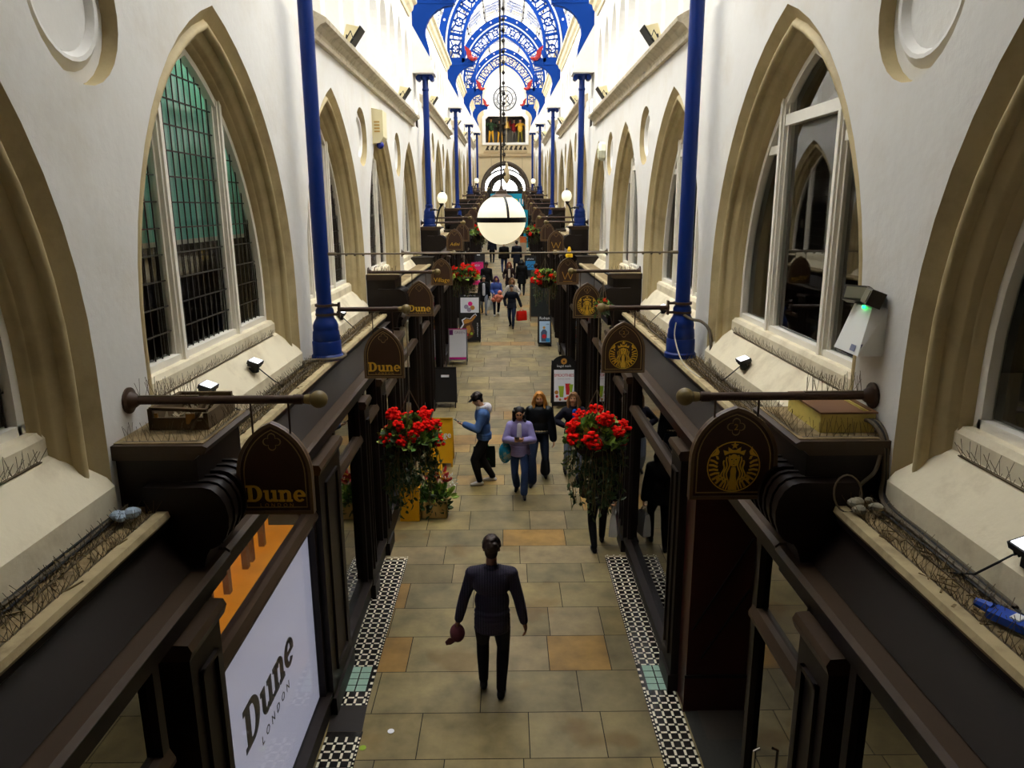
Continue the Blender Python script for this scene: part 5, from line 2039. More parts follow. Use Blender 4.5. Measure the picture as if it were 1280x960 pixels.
rnd = random.Random(31)
for s in (-1, 1):
    sd = 'left' if s < 0 else 'right'
    for k, (dx, nmk) in enumerate(((.0, 'innermost'), (.03, 'second'), (.06, 'third'))):
        pts = [(s * (2.36 - dx + rnd.uniform(-.012, .012)), yy, 3.318 + .008 * (k % 2) + rnd.uniform(0, .01)) for yy in (1.5, 2.2, 2.9, 3.5, 4.28)]
        cable(pts, .008, '%s loose cable from the wall on the nearest %s shelf' % (nmk, sd), CABLE if k % 2 else CABLEB)
    for k, nmk in enumerate(('innermost', 'second', 'third', 'fourth')):
        pts = [(s * (2.35 - .045 * k + rnd.uniform(-.03, .03)), yy, 3.338 + .008 * (k % 2) + rnd.uniform(0, .012)) for yy in (5.2, 5.9, 6.6, 7.3, 8.0, 8.55)]
        cable(pts, .009, '%s grey cable on the %s shelf in front of the nearest column' % (nmk, sd), CABLE)
    for k, nmk in enumerate(('innermost', 'second', 'third')):
        pts = [(s * (2.33 - .06 * k + rnd.uniform(-.05, .05)), yy, 3.338 + .01 * k) for yy in (9.1, 9.9, 10.6, 11.4, 12.2, 12.8)]
        cable(pts, .009, '%s tangled cable on the %s shelf beyond the nearest column' % (nmk, sd), CABLE)
cable([(-2.38, 8.45, 3.36), (-2.26, 8.55, 3.37), (-2.12, 8.56, 3.37), (-1.98, 8.66, 3.37), (-1.95, 8.85, 3.37), (-2.1, 9.2, 3.35)], .02, 'thick cable looping round the foot of the left blue column', CABLE)
cable([(2.16, 8.70, 3.86), (2.24, 8.62, 3.82), (2.34, 8.55, 3.80), (2.41, 8.45, 3.70), (2.40, 8.3, 3.45), (2.33, 8.0, 3.36), (2.3, 7.0, 3.36)], .018, 'grey conduit bending down from the right blue column to the shelf', CABLE)
cable([(2.06, 8.66, 3.78), (2.04, 8.6, 3.6), (2.08, 8.3, 3.36), (2.1, 7.6, 3.345)], .008, 'thin white lead hanging across the right blue column base', mat('pale_flex', (180, 172, 150), .6))
for k, nmk in enumerate(('outer', 'middle', 'inner')):
    cable([(2.30 + .02 * k, 4.46, 3.80), (2.33 + .02 * k, 4.38, 3.79), (2.36 + .012 * k, 4.30, 3.70), (2.37 + .01 * k, 4.27, 3.5), (2.34 + .02 * k, 4.18, 3.345), (2.33 + .02 * k, 3.7, 3.33), (2.32 + .02 * k, 3.0, 3.325)], .013, '%s of three thick cables dropping from the yellow box' % nmk, CABLE if k != 1 else CABLEB)
cable([(2.34, 4.28, 3.62), (2.30, 4.25, 3.52), (2.22, 4.26, 3.42), (2.20, 4.2, 3.34)], .012, 'short cable curving across the right raised block face')
# wire hoop and rags at the right block foot
t = MB()
cc = Vector((2.10, 4.15, 3.42))
t.tube([cc + Vector((.085 * math.cos(a), .03 * math.sin(a), .11 * math.sin(a))) for a in [2 * PI * i / 20 for i in range(21)]], .006, 6)
tag(obj('wire_hoop', t, CABLE, None, True, tuple(cc)), 'loose loop of grey wire standing on the nearest right shelf', 'wire')
t = MB()
rnd = random.Random(4)
for i in range(7):
    t.ball((2.14 + rnd.uniform(-.03, .12), 4.13 + rnd.uniform(-.08, .05), 3.345 + rnd.uniform(0, .04)), rnd.uniform(.02, .045), 7, 5, (1, 1, .7))
tag(obj('crumpled_rag', t, mat('grey_rag', (140, 132, 112), .9, noise=.3, nscale=20), None, False, (2.16, 4.1, 3.32)), 'crumpled pale rag beside the wire loop on the right shelf', 'rag')
t = MB()
for i in range(6):
    t.ball((-2.25 + rnd.uniform(-.05, .06), 4.05 + rnd.uniform(-.06, .06), 3.345 + rnd.uniform(0, .03)), rnd.uniform(.03, .05), 7, 5, (1, 1, .75))
tag(obj('crumpled_wrapper', t, mat('blue_white_wrapper', (150, 166, 182), .4, noise=.4, nscale=14), None, False, (-2.25, 4.05, 3.32)), 'crumpled blue and white plastic wrapper on the nearest left shelf', 'litter')
t = thing('blue_tool', 'blue plastic handled tool lying on the nearest right shelf at the picture edge', 'tool', (2.28, 2.85, 3.32))
m_ = MB()
m_.obox((2.27, 2.85, 3.34), (.10, .24, .035), Euler((0, 0, .5)))
m_.tube([(2.22, 2.96, 3.345), (2.18, 3.02, 3.35)], [.03, .02], 8)
obj('handle', m_, mat('blue_plastic', (20, 70, 170), .4), t)
m_ = MB()
m_.obox((2.265, 2.86, 3.362), (.06, .04, .008), Euler((0, 0, .5)))
obj('sticker', m_, PLASTW, t)
# twigs and dirt along the shelves
for s in (-1, 1):
    sd = 'left' if s < 0 else 'right'
    m_ = MB()
    for i in range(420):
        yy = rnd.uniform(1.5, 12.6)
        if 4.25 < yy < 5.1:
            continue
        a = Vector((s * rnd.uniform(2.12, 2.38), yy, 3.335 if yy > 4.4 else 3.312))
        m_.beam(a, a + Vector((rnd.uniform(-.06, .06), rnd.uniform(-.09, .09), rnd.uniform(0, .02))), rnd.uniform(.004, .014), .005)
    tag(obj('twig_litter', m_, mat('dry_twigs', (110, 92, 58), .9, noise=.4, nscale=20), None, False, (s * 2.25, 6, 3.33)), 'dry twigs and dirt scattered along the %s shelf' % sd, 'litter', None, 'stuff')
# yellow bell light and yellow warning triangle
t = thing('bell_lantern', 'small yellow bell shaped light on the right pole above the fourth sign', 'light', (1.50, 17.2, 4.12))
m_ = MB()
m_.lathe([(.085, 0), (.09, .05), (.06, .11), (.035, .13), (.05, .17), (.02, .24)], (1.50, 17.2, 4.0), 14)
obj('shade', m_, mat('bright_yellow', (236, 190, 20), .4), t, 40)
t = thing('warning_triangle', 'yellow triangular warning plate between the left third and fourth signs', 'sign', (-1.74, 14.0, 3.5))
m_ = MB()
m_.plate([[(-1.86, 3.42), (-1.62, 3.42), (-1.64, 3.70)]], (0, 14.0, 0), (1, 0, 0), (0, 0, 1), .02)
obj('plate', m_, mat('bright_yellow', (236, 190, 20), .4), t)
m_ = MB()
m_.box(-1.66, -1.645, 13.99, 14.02, 3.30, 3.69)
obj('post', m_, BROWN, t)
# teal blind added behind the leaded window to green its upper panes
for c, nm in ((6.67, 'nearest full'),):
    t = thing('teal_sheet', 'teal green blind hanging behind the upper part of the left leaded window', 'sheet', (-2.86, c, 4.95))
    m_ = MB()
    m_.box(-2.865, -2.86, c - 1.6, c + 1.6, 4.85, 6.6)
    obj('cloth', m_, mat('teal_sheet_cloth', (150, 238, 222), .6, noise=.12, nscale=2.5), t)
    m_ = MB()
    m_.tube([(-2.86, c - 1.6, 6.62), (-2.86, c + 1.6, 6.62)], .025, 10)
    m_.box(-2.87, -2.855, c - 1.6, c + 1.6, 4.82, 4.86)
    obj('sheet_rail', m_, TIMBER, t)
# two coins of litter on the floor
for (x, y, m, lb_) in ((-1.16, 6.35, PAPER, 'small white scrap of paper on the paving near the left tiles'), (-1.40, 6.12, LIME, 'small yellow-green leaf on the paving beside the left tiles')):
    t = MB()
    t.plate([circ(x, y, .035, 9)], (0, 0, .003), (1, 0, 0), (0, 1, 0), .004)
    tag(obj('floor_scrap', t, m, None, False, (x, y, 0)), lb_, 'litter')
# ================================================================== PEOPLE
SKIN = mat('skin', (206, 156, 120), .55)
SKIND = mat('skin_dark', (150, 100, 72), .55)
LIP = mat('lips', (160, 74, 66), .5)
EYE = mat('eyes', (40, 30, 26), .3)


def cap_mesh(p0, p1, r0, r1, n=14):
    mb = MB()
    d = (p1 - p0)
    L = d.length
    if L < 1e-6:
        mb.ball(p0, r0, n, 8)
        return mb
    d.normalize()
    prof = []
    for i in range(5):
        t = PI / 2 * i / 4
        prof.append((max(r0 * math.sin(t), 1e-4), -r0 * math.cos(t)))
    for i in range(5):
        t = PI / 2 * i / 4
        prof.append((max(r1 * math.cos(t), 1e-4), L + r1 * math.sin(t)))
    mb.lathe(prof, p0, n, axis=d)
    return mb


class Body:
    """primitives that are melted into one continuous skin"""
    def __init__(self):
        self.p = []

    def cap(self, a, b, r0, r1, m=0):
        self.p.append(('c', Vector(a), Vector(b), r0, r1, m))

    def chain(self, pts, rs, m=0):
        for i in range(len(pts) - 1):
            self.cap(pts[i], pts[i + 1], rs[i], rs[i + 1], m)

    def ell(self, c, r, m=0, rot=None):
        self.p.append(('e', Vector(c), Vector(r), rot.to_matrix() if rot else Matrix.Identity(3), 0, m))

    def build(self, name, mats, parent, voxel, xf, smooth=3):
        mb = MB()
        for q in self.p:
            if q[0] == 'c':
                k = cap_mesh(q[1], q[2], q[3], q[4])
                mb.add(k.v, k.f)
            else:
                k = MB()
                k.ball((0, 0, 0), 1, 16, 10)
                mb.add([q[1] + q[3] @ Vector((v[0] * q[2].x, v[1] * q[2].y, v[2] * q[2].z)) for v in k.v], k.f)
        me = bpy.data.meshes.new('tmp')
        me.from_pydata([tuple(v) for v in mb.v], [], mb.f)
        ob = bpy.data.objects.new('tmp', me)
        COL.objects.link(ob)
        r = ob.modifiers.new('r', 'REMESH')
        r.mode = 'VOXEL'
        r.voxel_size = voxel
        r.use_smooth_shade = True
        sm = ob.modifiers.new('s', 'SMOOTH')
        sm.iterations = smooth
        sm.factor = .5
        dg = bpy.context.evaluated_depsgraph_get()
        m2 = bpy.data.meshes.new_from_object(ob.evaluated_get(dg))
        bpy.data.objects.remove(ob)
        bpy.data.meshes.remove(me)
        n = len(m2.polygons)
        cen = np.empty(n * 3, dtype=np.float64)
        m2.polygons.foreach_get('center', cen)
        cen = cen.reshape(-1, 3)
        best = np.full(n, 1e9)
        mi = np.zeros(n, dtype=np.int32)
        for q in self.p:
            if q[0] == 'c':
                a, b = np.array(q[1]), np.array(q[2])
                ab = b - a
                t = np.clip(((cen - a) @ ab) / max(ab @ ab, 1e-9), 0, 1)
                d = np.linalg.norm(cen - (a + t[:, None] * ab), axis=1) - (q[3] + (q[4] - q[3]) * t)
            else:
                Rm = np.array(q[3])
                l_ = (cen - np.array(q[1])) @ Rm
                rr = np.array(q[2])
                k = np.linalg.norm(l_ / rr, axis=1)
                d = (k - 1) * rr.min()
            u = d < best
            best[u] = d[u]
            mi[u] = q[5]
        for m in mats:
            m2.materials.append(m)
        m2.polygons.foreach_set('material_index', mi)
        m2.polygons.foreach_set('use_smooth', [True] * n)
        m2.transform(xf)
        m2.name = name
        o = bpy.data.objects.new(name, m2)
        COL.objects.link(o)
        if parent is not None:
            o.parent = parent
        return o


def ik(a, b, l1, l2, hint):
    a, b = Vector(a), Vector(b)
    d = b - a
    L = min(d.length, (l1 + l2) * .999)
    dn = d.normalized()
    b = a + dn * L
    x = (l1 * l1 - l2 * l2 + L * L) / (2 * L)
    h = math.sqrt(max(l1 * l1 - x * x, 0))
    hv = Vector(hint)
    hv = hv - dn * hv.dot(dn)
    if hv.length < 1e-5:
        hv = Vector((1, 0, 0))
    hv.normalize()
    return a + dn * x + hv * h, b


def hand(B, wrist, d, palm_n, side, m, s=1.0, curl=.5):
    """palm, four unequal bent fingers and a side thumb; d = direction of the hand, palm_n = palm normal"""
    w = Vector(wrist)
    d = Vector(d).normalized()
    n = Vector(palm_n)
    n = (n - d * n.dot(d)).normalized()
    t = d.cross(n) * side
    pc = w + d * .045 * s
    B.cap(w, w + d * .03 * s, .024 * s, .026 * s, m)
    for k in range(4):
        o = (k - 1.5) * .019 * s
        B.cap(w + d * .012 * s + t * o * .7, w + d * .082 * s + t * o, .014 * s, .0115 * s, m)
    for k, L in enumerate((.068, .078, .072, .055)):
        o = (1.5 - k) * .0195 * s
        b0 = w + d * .084 * s + t * o
        a1, a2 = curl, curl * 2.1
        d1 = d * math.cos(a1) + n * math.sin(a1)
        d2 = d * math.cos(a2) + n * math.sin(a2)
        b1 = b0 + d1 * L * .52 * s
        b2 = b1 + d2 * L * .5 * s
        B.chain([b0, b1, b2], [.0098 * s, .0092 * s, .008 * s], m)
    t0 = w + d * .028 * s + t * .030 * s
    t1 = t0 + (d * .6 + t * .75 + n * .35).normalized() * .038 * s
    t2 = t1 + (d * .85 + t * .25 + n * .45).normalized() * .034 * s
    B.chain([t0, t1, t2], [.014 * s, .0115 * s, .0095 * s], m)
    return w + d * .09 * s + n * .02 * s


def person(x, y, rot, Ht, label, mats, pose, voxel=.011):
    """pose: dict; mats: skin, top, legs, shoe (materials). Local frame: +y is where the person faces."""
    z = zf(y)
    root = thing('person', label, 'person', (x, y, z), 'people in the arcade')
    k = Ht / 1.75
    S = Matrix.Scale(k, 4)
    RZ = Matrix.Rotation(rot, 4, 'Z')
    xf = RZ @ S
    P = pose
    B = Body()
    SK, TOP, LEG, SHOE, HA, EY, LI = 0, 1, 2, 3, 4, 5, 6
    mm = [mats['skin'], mats['top'], mats['legs'], mats['shoe'], mats.get('hair', mats['skin']), EYE, LIP]
    lean = P.get('lean', 0.0)
    hip = Vector((0, 0, P.get('hipz', .92)))
    ch = hip + Vector((P.get('sway', 0), lean * .45, .36))
    nk = hip + Vector((P.get('sway', 0), lean * .60, .545))
    fem = P.get('fem', 0)
    sw = .165 if fem else .19
    B.ell(hip + Vector((0, -.005, .02)), (.155 if not fem else .165, .115, .13), LEG)
    B.ell(hip.lerp(ch, .45), (.135 if fem else .15, .10, .16), TOP)
    B.ell(ch + Vector((0, 0, .03)), (.165 if fem else .185, .115, .17), TOP)
    tw = P.get('twist', 0)
    sv = Vector((math.cos(tw), math.sin(tw), 0))
    sh = [nk + sv * (-sw) + Vector((0, 0, -.085)), nk + sv * sw + Vector((0, 0, -.085))]
    B.cap(sh[0], nk + Vector((0, 0, -.03)), .062, .06, TOP)
    B.cap(sh[1], nk + Vector((0, 0, -.03)), .062, .06, TOP)
    # legs
    for i, q in enumerate((-1, 1)):
        ft = Vector(P['feet'][i])
        h0 = hip + Vector((q * .088, 0, -.03))
        an = ft + Vector((0, 0, .085))
        kn, an = ik(h0, an, .43, .43, P.get('knee', ((q * .12, 1, 0), (q * .12, 1, 0)))[i])
        fl = P.get('flare', 0)
        lr = P.get('legr', 1.1)
        B.chain([h0, h0.lerp(kn, .5), kn], [.094, .080 * lr, .062 * lr], LEG)
        B.chain([kn, kn.lerp(an, .35), an + Vector((0, 0, .02))], [.062 * lr, (.060 + fl * .4) * lr, (.046 + fl) * lr], LEG)
        toe = P.get('toe', ((q * .12, 1, 0), (q * .12, 1, 0)))[i]
        td = Vector(toe).normalized()
        B.chain([an + Vector((0, 0, -.01)), an - td * .03 + Vector((0, 0, -.045))], [.042, .042], SHOE)
        B.chain([an - td * .045 + Vector((0, 0, -.05)), an + td * .07 + Vector((0, 0, -.052)), an + td * .155 + Vector((0, 0, -.060))], [.036, .040, .028], SHOE)
        B.cap(an - td * .05 + Vector((0, 0, -.068)), an + td * .16 + Vector((0, 0, -.070)), .020, .018, SHOE)
    # arms
    wr = []
    for i, q in enumerate((-1, 1)):
        tgt = Vector(P['hands'][i])
        el, w = ik(sh[i], tgt, .285, .255, P.get('elbow', ((-.5, -1, -.2), (.5, -1, -.2)))[i])
        ar = P.get('armr', 1.0)
        B.chain([sh[i], sh[i].lerp(el, .5), el], [.058 * ar, .050 * ar, .043 * ar], TOP)
        B.chain([el, el.lerp(w, .4), w], [.043 * ar, .042 * ar, .033 * ar], TOP)
        hd = Vector(P.get('hdir', ((w - el), (w - el)))[i]) if P.get('hdir') and P['hdir'][i] is not None else (w - el)
        pn = Vector(P.get('palm', ((1, 0, 0), (-1, 0, 0)))[i])
        side = 1 if (hd.normalized().cross(pn)).dot(Vector((0, 1, .3))) > 0 else -1
        hp = hand(B, w + (w - el).normalized() * .02, hd, pn, side, SK, 1.0, P.get('curl', (.5, .5))[i])
        wr.append((w, hp, hd.normalized()))
    # neck and head
    yaw, pit = P.get('yaw', 0), P.get('pitch', 0)          # yaw + = turn to the person's left
    HR = (Euler((-pit, 0, yaw)).to_matrix())
    hb = nk + Vector((0, .01, .06))
    hc = hb + HR @ Vector((0, .025, .115))
    B.cap(nk + Vector((0, -.01, -.02)), hc + HR @ Vector((0, -.02, -.06)), .056, .052, SK)
    B.ell(hc + HR @ Vector((0, -.012, .02)), (.076, .094, .098), SK, HR.to_euler())
    B.ell(hc + HR @ Vector((0, .022, -.045)), (.058, .066, .066), SK, HR.to_euler())
    B.ell(hc + HR @ Vector((0, .052, -.085)), (.028, .024, .022), SK, HR.to_euler())
    B.cap(hc + HR @ Vector((0, .082, .018)), hc + HR @ Vector((0, .100, -.024)), .009, .014, SK)
    for q in (-1, 1):
        B.ell(hc + HR @ Vector((q * .078, -.005, -.008)), (.010, .020, .030), SK, HR.to_euler())
        B.ell(hc + HR @ Vector((q * .030, .079, .012)), (.0105, .008, .0055), EY, HR.to_euler())
        B.cap(hc + HR @ Vector((q * .014, .084, .034)), hc + HR @ Vector((q * .046, .074, .034)), .006, .005, HA)
        B.ell(hc + HR @ Vector((q * .04, .055, -.03)), (.026, .026, .026), SK, HR.to_euler())
    B.cap(hc + HR @ Vector((-.020, .081, -.055)), hc + HR @ Vector((.020, .081, -.055)), .0085, .0085, LI)
    if P.get('waist_skin'):
        B.ell(hip.lerp(ch, .32), (.14, .104, .06), SK)
    B.build('body', mm, root, voxel, xf)
    info = dict(root=root, xf=xf, hc=hc, HR=HR, nk=nk, hip=hip, ch=ch, sh=sh, wr=wr, k=k, voxel=voxel)
    # hair
    hs = P.get('hairstyle', 'short')
    if hs:
        Hb = Body()
        def hp_(v):
            return hc + HR @ Vector(v)
        if hs == 'short':
            Hb.ell(hp_((0, -.022, .040)), (.083, .098, .094), 0, HR.to_euler())
            Hb.ell(hp_((0, -.062, -.015)), (.066, .042, .072), 0, HR.to_euler())
            r_ = random.Random(int(x * 100) + 5)
            for i in range(60):
                d = rv(r_)
                d.z = abs(d.z)
                if d.y > .75 and d.z < .5:
                    continue
                Hb.ell(hp_((d.x * .076, d.y * .088 - .022, d.z * .092 + .038)), (.026, .026, .020), 0, Euler((r_.random() * 3, r_.random() * 3, 0)))
            Hb.ell(hp_((.0, .055, .10)), (.055, .035, .026), 0, HR.to_euler())
        elif hs in ('long', 'longback'):
            L = P.get('hairlen', .34)
            Hb.ell(hp_((0, -.022, .040)), (.092, .102, .092), 0, HR.to_euler())
            for i in range(13):
                a = PI * (1.12 + .0) + PI * .0
                t = i / 12
                a = math.radians(-28 - t * 124)
                bx = hp_((.088 * math.cos(a) * 1.0, .094 * math.sin(a) * 1.0 - .005, .03))
                wv = .012 * math.sin(i * 1.9)
                e = bx + Vector((.035 * math.cos(a) + wv, .03 * math.sin(a), -L * (.85 + .15 * math.sin(i * 2.1))))
                md = bx.lerp(e, .5) + (HR @ Vector((.03 * math.cos(a), .03 * math.sin(a), 0)))
                Hb.chain([bx, md, e], [.030, .030, .016], 0)
            for q in (-1, 1):
                e = hp_((q * .10, .035, -.11)) + Vector((0, .02, -L * .55))
                Hb.chain([hp_((q * .03, .055, .105)), hp_((q * .082, .04, .03)), hp_((q * .096, .02, -.10)), e], [.020, .020, .026, .016], 0)
        elif hs == 'curly':
            L = P.get('hairlen', .2)
            r_ = random.Random(2)
            Hb.ell(hp_((0, -.03, .048)), (.096, .098, .088), 0, HR.to_euler())
            for i in range(46):
                a = math.radians(r_.uniform(-200, 20))
                h_ = r_.uniform(-L, .06)
                Hb.ell(hp_((.105 * math.cos(a), .10 * math.sin(a) - .015, h_)), (.034, .034, .034), 0)
        elif hs == 'bun':
            Hb.ell(hp_((0, -.022, .040)), (.088, .099, .090), 0, HR.to_euler())
            Hb.ell(hp_((0, -.10, .07)), (.05, .045, .05), 0)
        Hb.build('hair', [mats['hair']], root, min(voxel, .010), xf, 1)
    return info


def coat(info, m, length=-.12, flare=.02, pad=.016, arms=True, cuff=1.0, wide=1.0, seg=None, parent_label=None, open_front=None, name='jacket', collar=True, extra=None):
    """outer garment shaped over the torso and arms; length is the hem height relative to the hips"""
    B = Body()
    hip, ch, nk, sh = info['hip'], info['ch'], info['nk'], info['sh']
    B.ell(ch + Vector((0, 0, .03)), (.19 * wide + pad, .122 + pad, .17 + pad), 0)
    B.ell(hip.lerp(ch, .45), (.158 * wide + pad, .112 + pad, .19), 0)
    n = max(2, int((.10 - length) / .05) + 1)
    for i in range(n):
        t = i / (n - 1)
        zc = hip.z + .08 + (length - .02) * t + 0
        rr = 1.0
        B.ell((hip.x, hip.y - .003, hip.z + .06 + (length - .06) * t), (.165 * wide + pad + flare * t, .122 + pad + flare * t, .055), 0)
    for i in range(2):
        B.cap(sh[i], nk + Vector((0, -.005, -.035)), .066 + pad, .058 + pad * .4, 0)
    if collar:
        for i in range(10):
            a = 2 * PI * i / 10
            B.ell(nk + Vector((.062 * math.cos(a), .058 * math.sin(a) - .005, -.01 + .018 * -math.sin(a))), (.026, .026, .030), 0)
    if arms:
        for i in range(2):
            w = info['wr'][i][0]
            a = info['arm'][i] if 'arm' in info else None
            el = info['el'][i]
            B.chain([sh[i], sh[i].lerp(el, .5), el], [.062 + pad, .054 + pad, .047 + pad], 0)
            B.chain([el, el.lerp(w, .5), el.lerp(w, .96)], [.047 + pad, .045 + pad, (.036 + pad) * cuff], 0)
    if extra:
        extra(B, info)
    return B.build(name, [m], info['root'], info['voxel'], info['xf'], 7)


_old_person = person


def person(x, y, rot, Ht, label, mats, pose, voxel=.011):
    info = _old_person(x, y, rot, Ht, label, mats, pose, voxel)
    # elbows again, for the sleeves
    info['el'] = []
    for i in range(2):
        el, w = ik(info['sh'][i], Vector(pose['hands'][i]), .285, .255, pose.get('elbow', ((-.5, -1, -.2), (.5, -1, -.2)))[i])
        info['el'].append(el)
    return info


def wpt(info, v):
    """local body point to world"""
    return Vector(info['root'].location) + info['xf'] @ Vector(v)


def M_(name, rgb, rough=.8, **k):
    return mat('cloth_' + name, rgb, rough, spec=.2, **k)


BLKC = M_('black', (20, 19, 20))
NAVY = M_('navy', (24, 28, 40))
JEAN = M_('blue_jean', (46, 64, 104), noise=.15, nscale=14)
JEANL = M_('light_jean', (132, 142, 160), noise=.2, nscale=10)
SHOEW = M_('white_trainer', (222, 218, 208), .5)
SHOEB = M_('black_shoe', (16, 14, 14), .4)
HAIRB = mat('hair_dark_brown', (44, 28, 18), .55, noise=.3, nscale=40)
HAIRK = mat('hair_black', (18, 14, 13), .5)
HAIRG = mat('hair_golden_blonde', (196, 130, 52), .5, noise=.25, nscale=30)
HAIRL = mat('hair_light_brown', (140, 98, 60), .55, noise=.25, nscale=30)
HAIRR = mat('hair_auburn', (112, 48, 26), .5, noise=.25, nscale=30)

# pinstripe suiting
PIN = bpy.data.materials.new('cloth_pinstripe')
PIN.use_nodes = True
_nt = PIN.node_tree
_b = _nt.nodes['Principled BSDF']
_b.inputs['Roughness'].default_value = .75
_b.inputs['Specular IOR Level'].default_value = .2
_tc = _nt.nodes.new('ShaderNodeTexCoord')
_sp = _nt.nodes.new('ShaderNodeSeparateXYZ')
_nt.links.new(_tc.outputs['Object'], _sp.inputs[0])
_mu = _nt.nodes.new('ShaderNodeMath')
_mu.operation = 'MULTIPLY'
_mu.inputs[1].default_value = 62.0
_nt.links.new(_sp.outputs['X'], _mu.inputs[0])
_fr = _nt.nodes.new('ShaderNodeMath')
_fr.operation = 'FRACT'
_nt.links.new(_mu.outputs[0], _fr.inputs[0])
_gt = _nt.nodes.new('ShaderNodeMath')
_gt.operation = 'LESS_THAN'
_gt.inputs[1].default_value = .16
_nt.links.new(_fr.outputs[0], _gt.inputs[0])
_mx = _nt.nodes.new('ShaderNodeMix')
_mx.data_type = 'RGBA'
_mx.inputs['A'].default_value = lin((22, 20, 30)) + (1,)
_mx.inputs['B'].default_value = lin((104, 96, 122)) + (1,)
_nt.links.new(_gt.outputs[0], _mx.inputs['Factor'])
_nt.links.new(_mx.outputs['Result'], _b.inputs['Base Color'])

# 1 the man walking away in a pinstripe suit, cap in hand
p1 = person(-.14, 6.9, -.03, 1.83, 'man in a dark pinstripe suit walking away, alone in the foreground', dict(skin=SKIND, top=M_('white_shirt', (180, 180, 184)), legs=M_('suit_trousers', (18, 17, 22)), shoe=SHOEB, hair=HAIRB),
            dict(feet=((-.105, .14, 0), (.085, -.02, 0)), hands=((-.345, .02, .845), (.325, .0, .835)), elbow=((-1, -.5, 0), (1, -.5, 0)), palm=((1, .2, 0), (-1, .2, 0)), curl=(.8, .45), pitch=-.05,
                 toe=((-.12, 1, 0), (.14, 1, 0))), .0085)


def vents(B, i):
    h = i['hip']
    for q in (-1, 1):
        B.ell(h + Vector((q * .085, -.01, -.06)), (.095, .118, .12), 0)


coat(p1, PIN, -.13, .004, .010, wide=1.06, extra=vents)
t = thing('flat_cap', 'dark red cap held in the left hand of the man in the pinstripe suit', 'cap', tuple(wpt(p1, p1['wr'][0][1])))
c = wpt(p1, p1['wr'][0][1]) + Vector((-.01, -.01, -.045))
m_ = MB()
m_.ball(c, .1, 16, 10, (.78, 1.0, .95), Euler((.3, .2, .4)))
obj('crown', m_, mat('maroon_felt', (74, 22, 28), .8), t, True)
m_ = MB()
m_.plate([[(-.06, 0), (-.05, -.07), (0, -.10), (.05, -.07), (.06, 0), (.0, .02)]], c + Vector((-.05, -.03, -.055)), (.55, .55, -.62), (.72, -.05, .68), .010)
obj('peak', m_, mat('maroon_felt', (74, 22, 28), .8), t)

# 2 man with cap, denim jacket, looking at a phone
p2 = person(-.40, 12.95, PI / 2 + .12, 1.76, 'man in a blue denim jacket and black cap looking down at his phone', dict(skin=SKIN, top=M_('grey_marl', (170, 168, 172)), legs=BLKC, shoe=SHOEW, hair=HAIRB),
            dict(feet=((-.09, .10, 0), (.10, -.16, 0)), hands=((-.14, .36, 1.20), (.25, -.02, .80)), elbow=((-.5, -1, -.6), (.6, -1, 0)), palm=((.3, 0, 1), (-1, 0, 0)), hdir=((.2, 1, .1), None), curl=(.7, 1.1), pitch=.45, lean=.05, hairstyle='short', legr=1.25), .010)
DEN = M_('denim_jacket', (70, 100, 150), noise=.2, nscale=10)


def hood(B, i):
    pass


coat(p2, DEN, -.02, .0, .024, wide=1.05, collar=False)
Hd = Body()
nk = p2['nk']
for i in range(14):
    a = 2 * PI * i / 14
    Hd.ell(nk + Vector((.085 * math.cos(a), -.02 + .085 * math.sin(a), .01 - .03 * math.sin(a))), (.042, .042, .050), 0)
Hd.ell(nk + Vector((0, -.13, -.02)), (.11, .055, .10), 0)
Hd.build('hood', [M_('pale_grey_hood', (206, 200, 204))], p2['root'], .011, p2['xf'], 2)
Cp = Body()
hc, HR = p2['hc'], p2['HR']
Cp.ell(hc + HR @ Vector((0, -.015, .05)), (.094, .108, .088), 0, HR.to_euler())
for i in range(-3, 4):
    Cp.cap(hc + HR @ Vector((i * .022, .07, .052)), hc + HR @ Vector((i * .020, .165 - abs(i) * .010, .035)), .010, .008, 0)
Cp.build('cap', [M_('black_cap', (16, 15, 18))], p2['root'], .009, p2['xf'], 1)


def phone(info, i, label, off=(0, 0, 0), rot=(0.9, 0, 0)):
    p = wpt(info, Vector(info['wr'][i][1]) + Vector(off))
    t = thing('phone', label, 'phone', tuple(p))
    Rm = (info['xf'].to_3x3().normalized() @ Euler(rot).to_matrix())
    m_ = MB()
    m_.obox(p, (.072, .150, .009), Rm)
    obj('case', m_, BLACK, t)
    m_ = MB()
    m_.obox(p + Rm @ Vector((0, 0, .0052)), (.066, .140, .001), Rm)
    obj('screen', m_, mat('phone_screen', (90, 100, 110), .2), t)


phone(p2, 0, 'dark phone held out by the man in the denim jacket', (0, .02, .03), (.5, 0, 0))


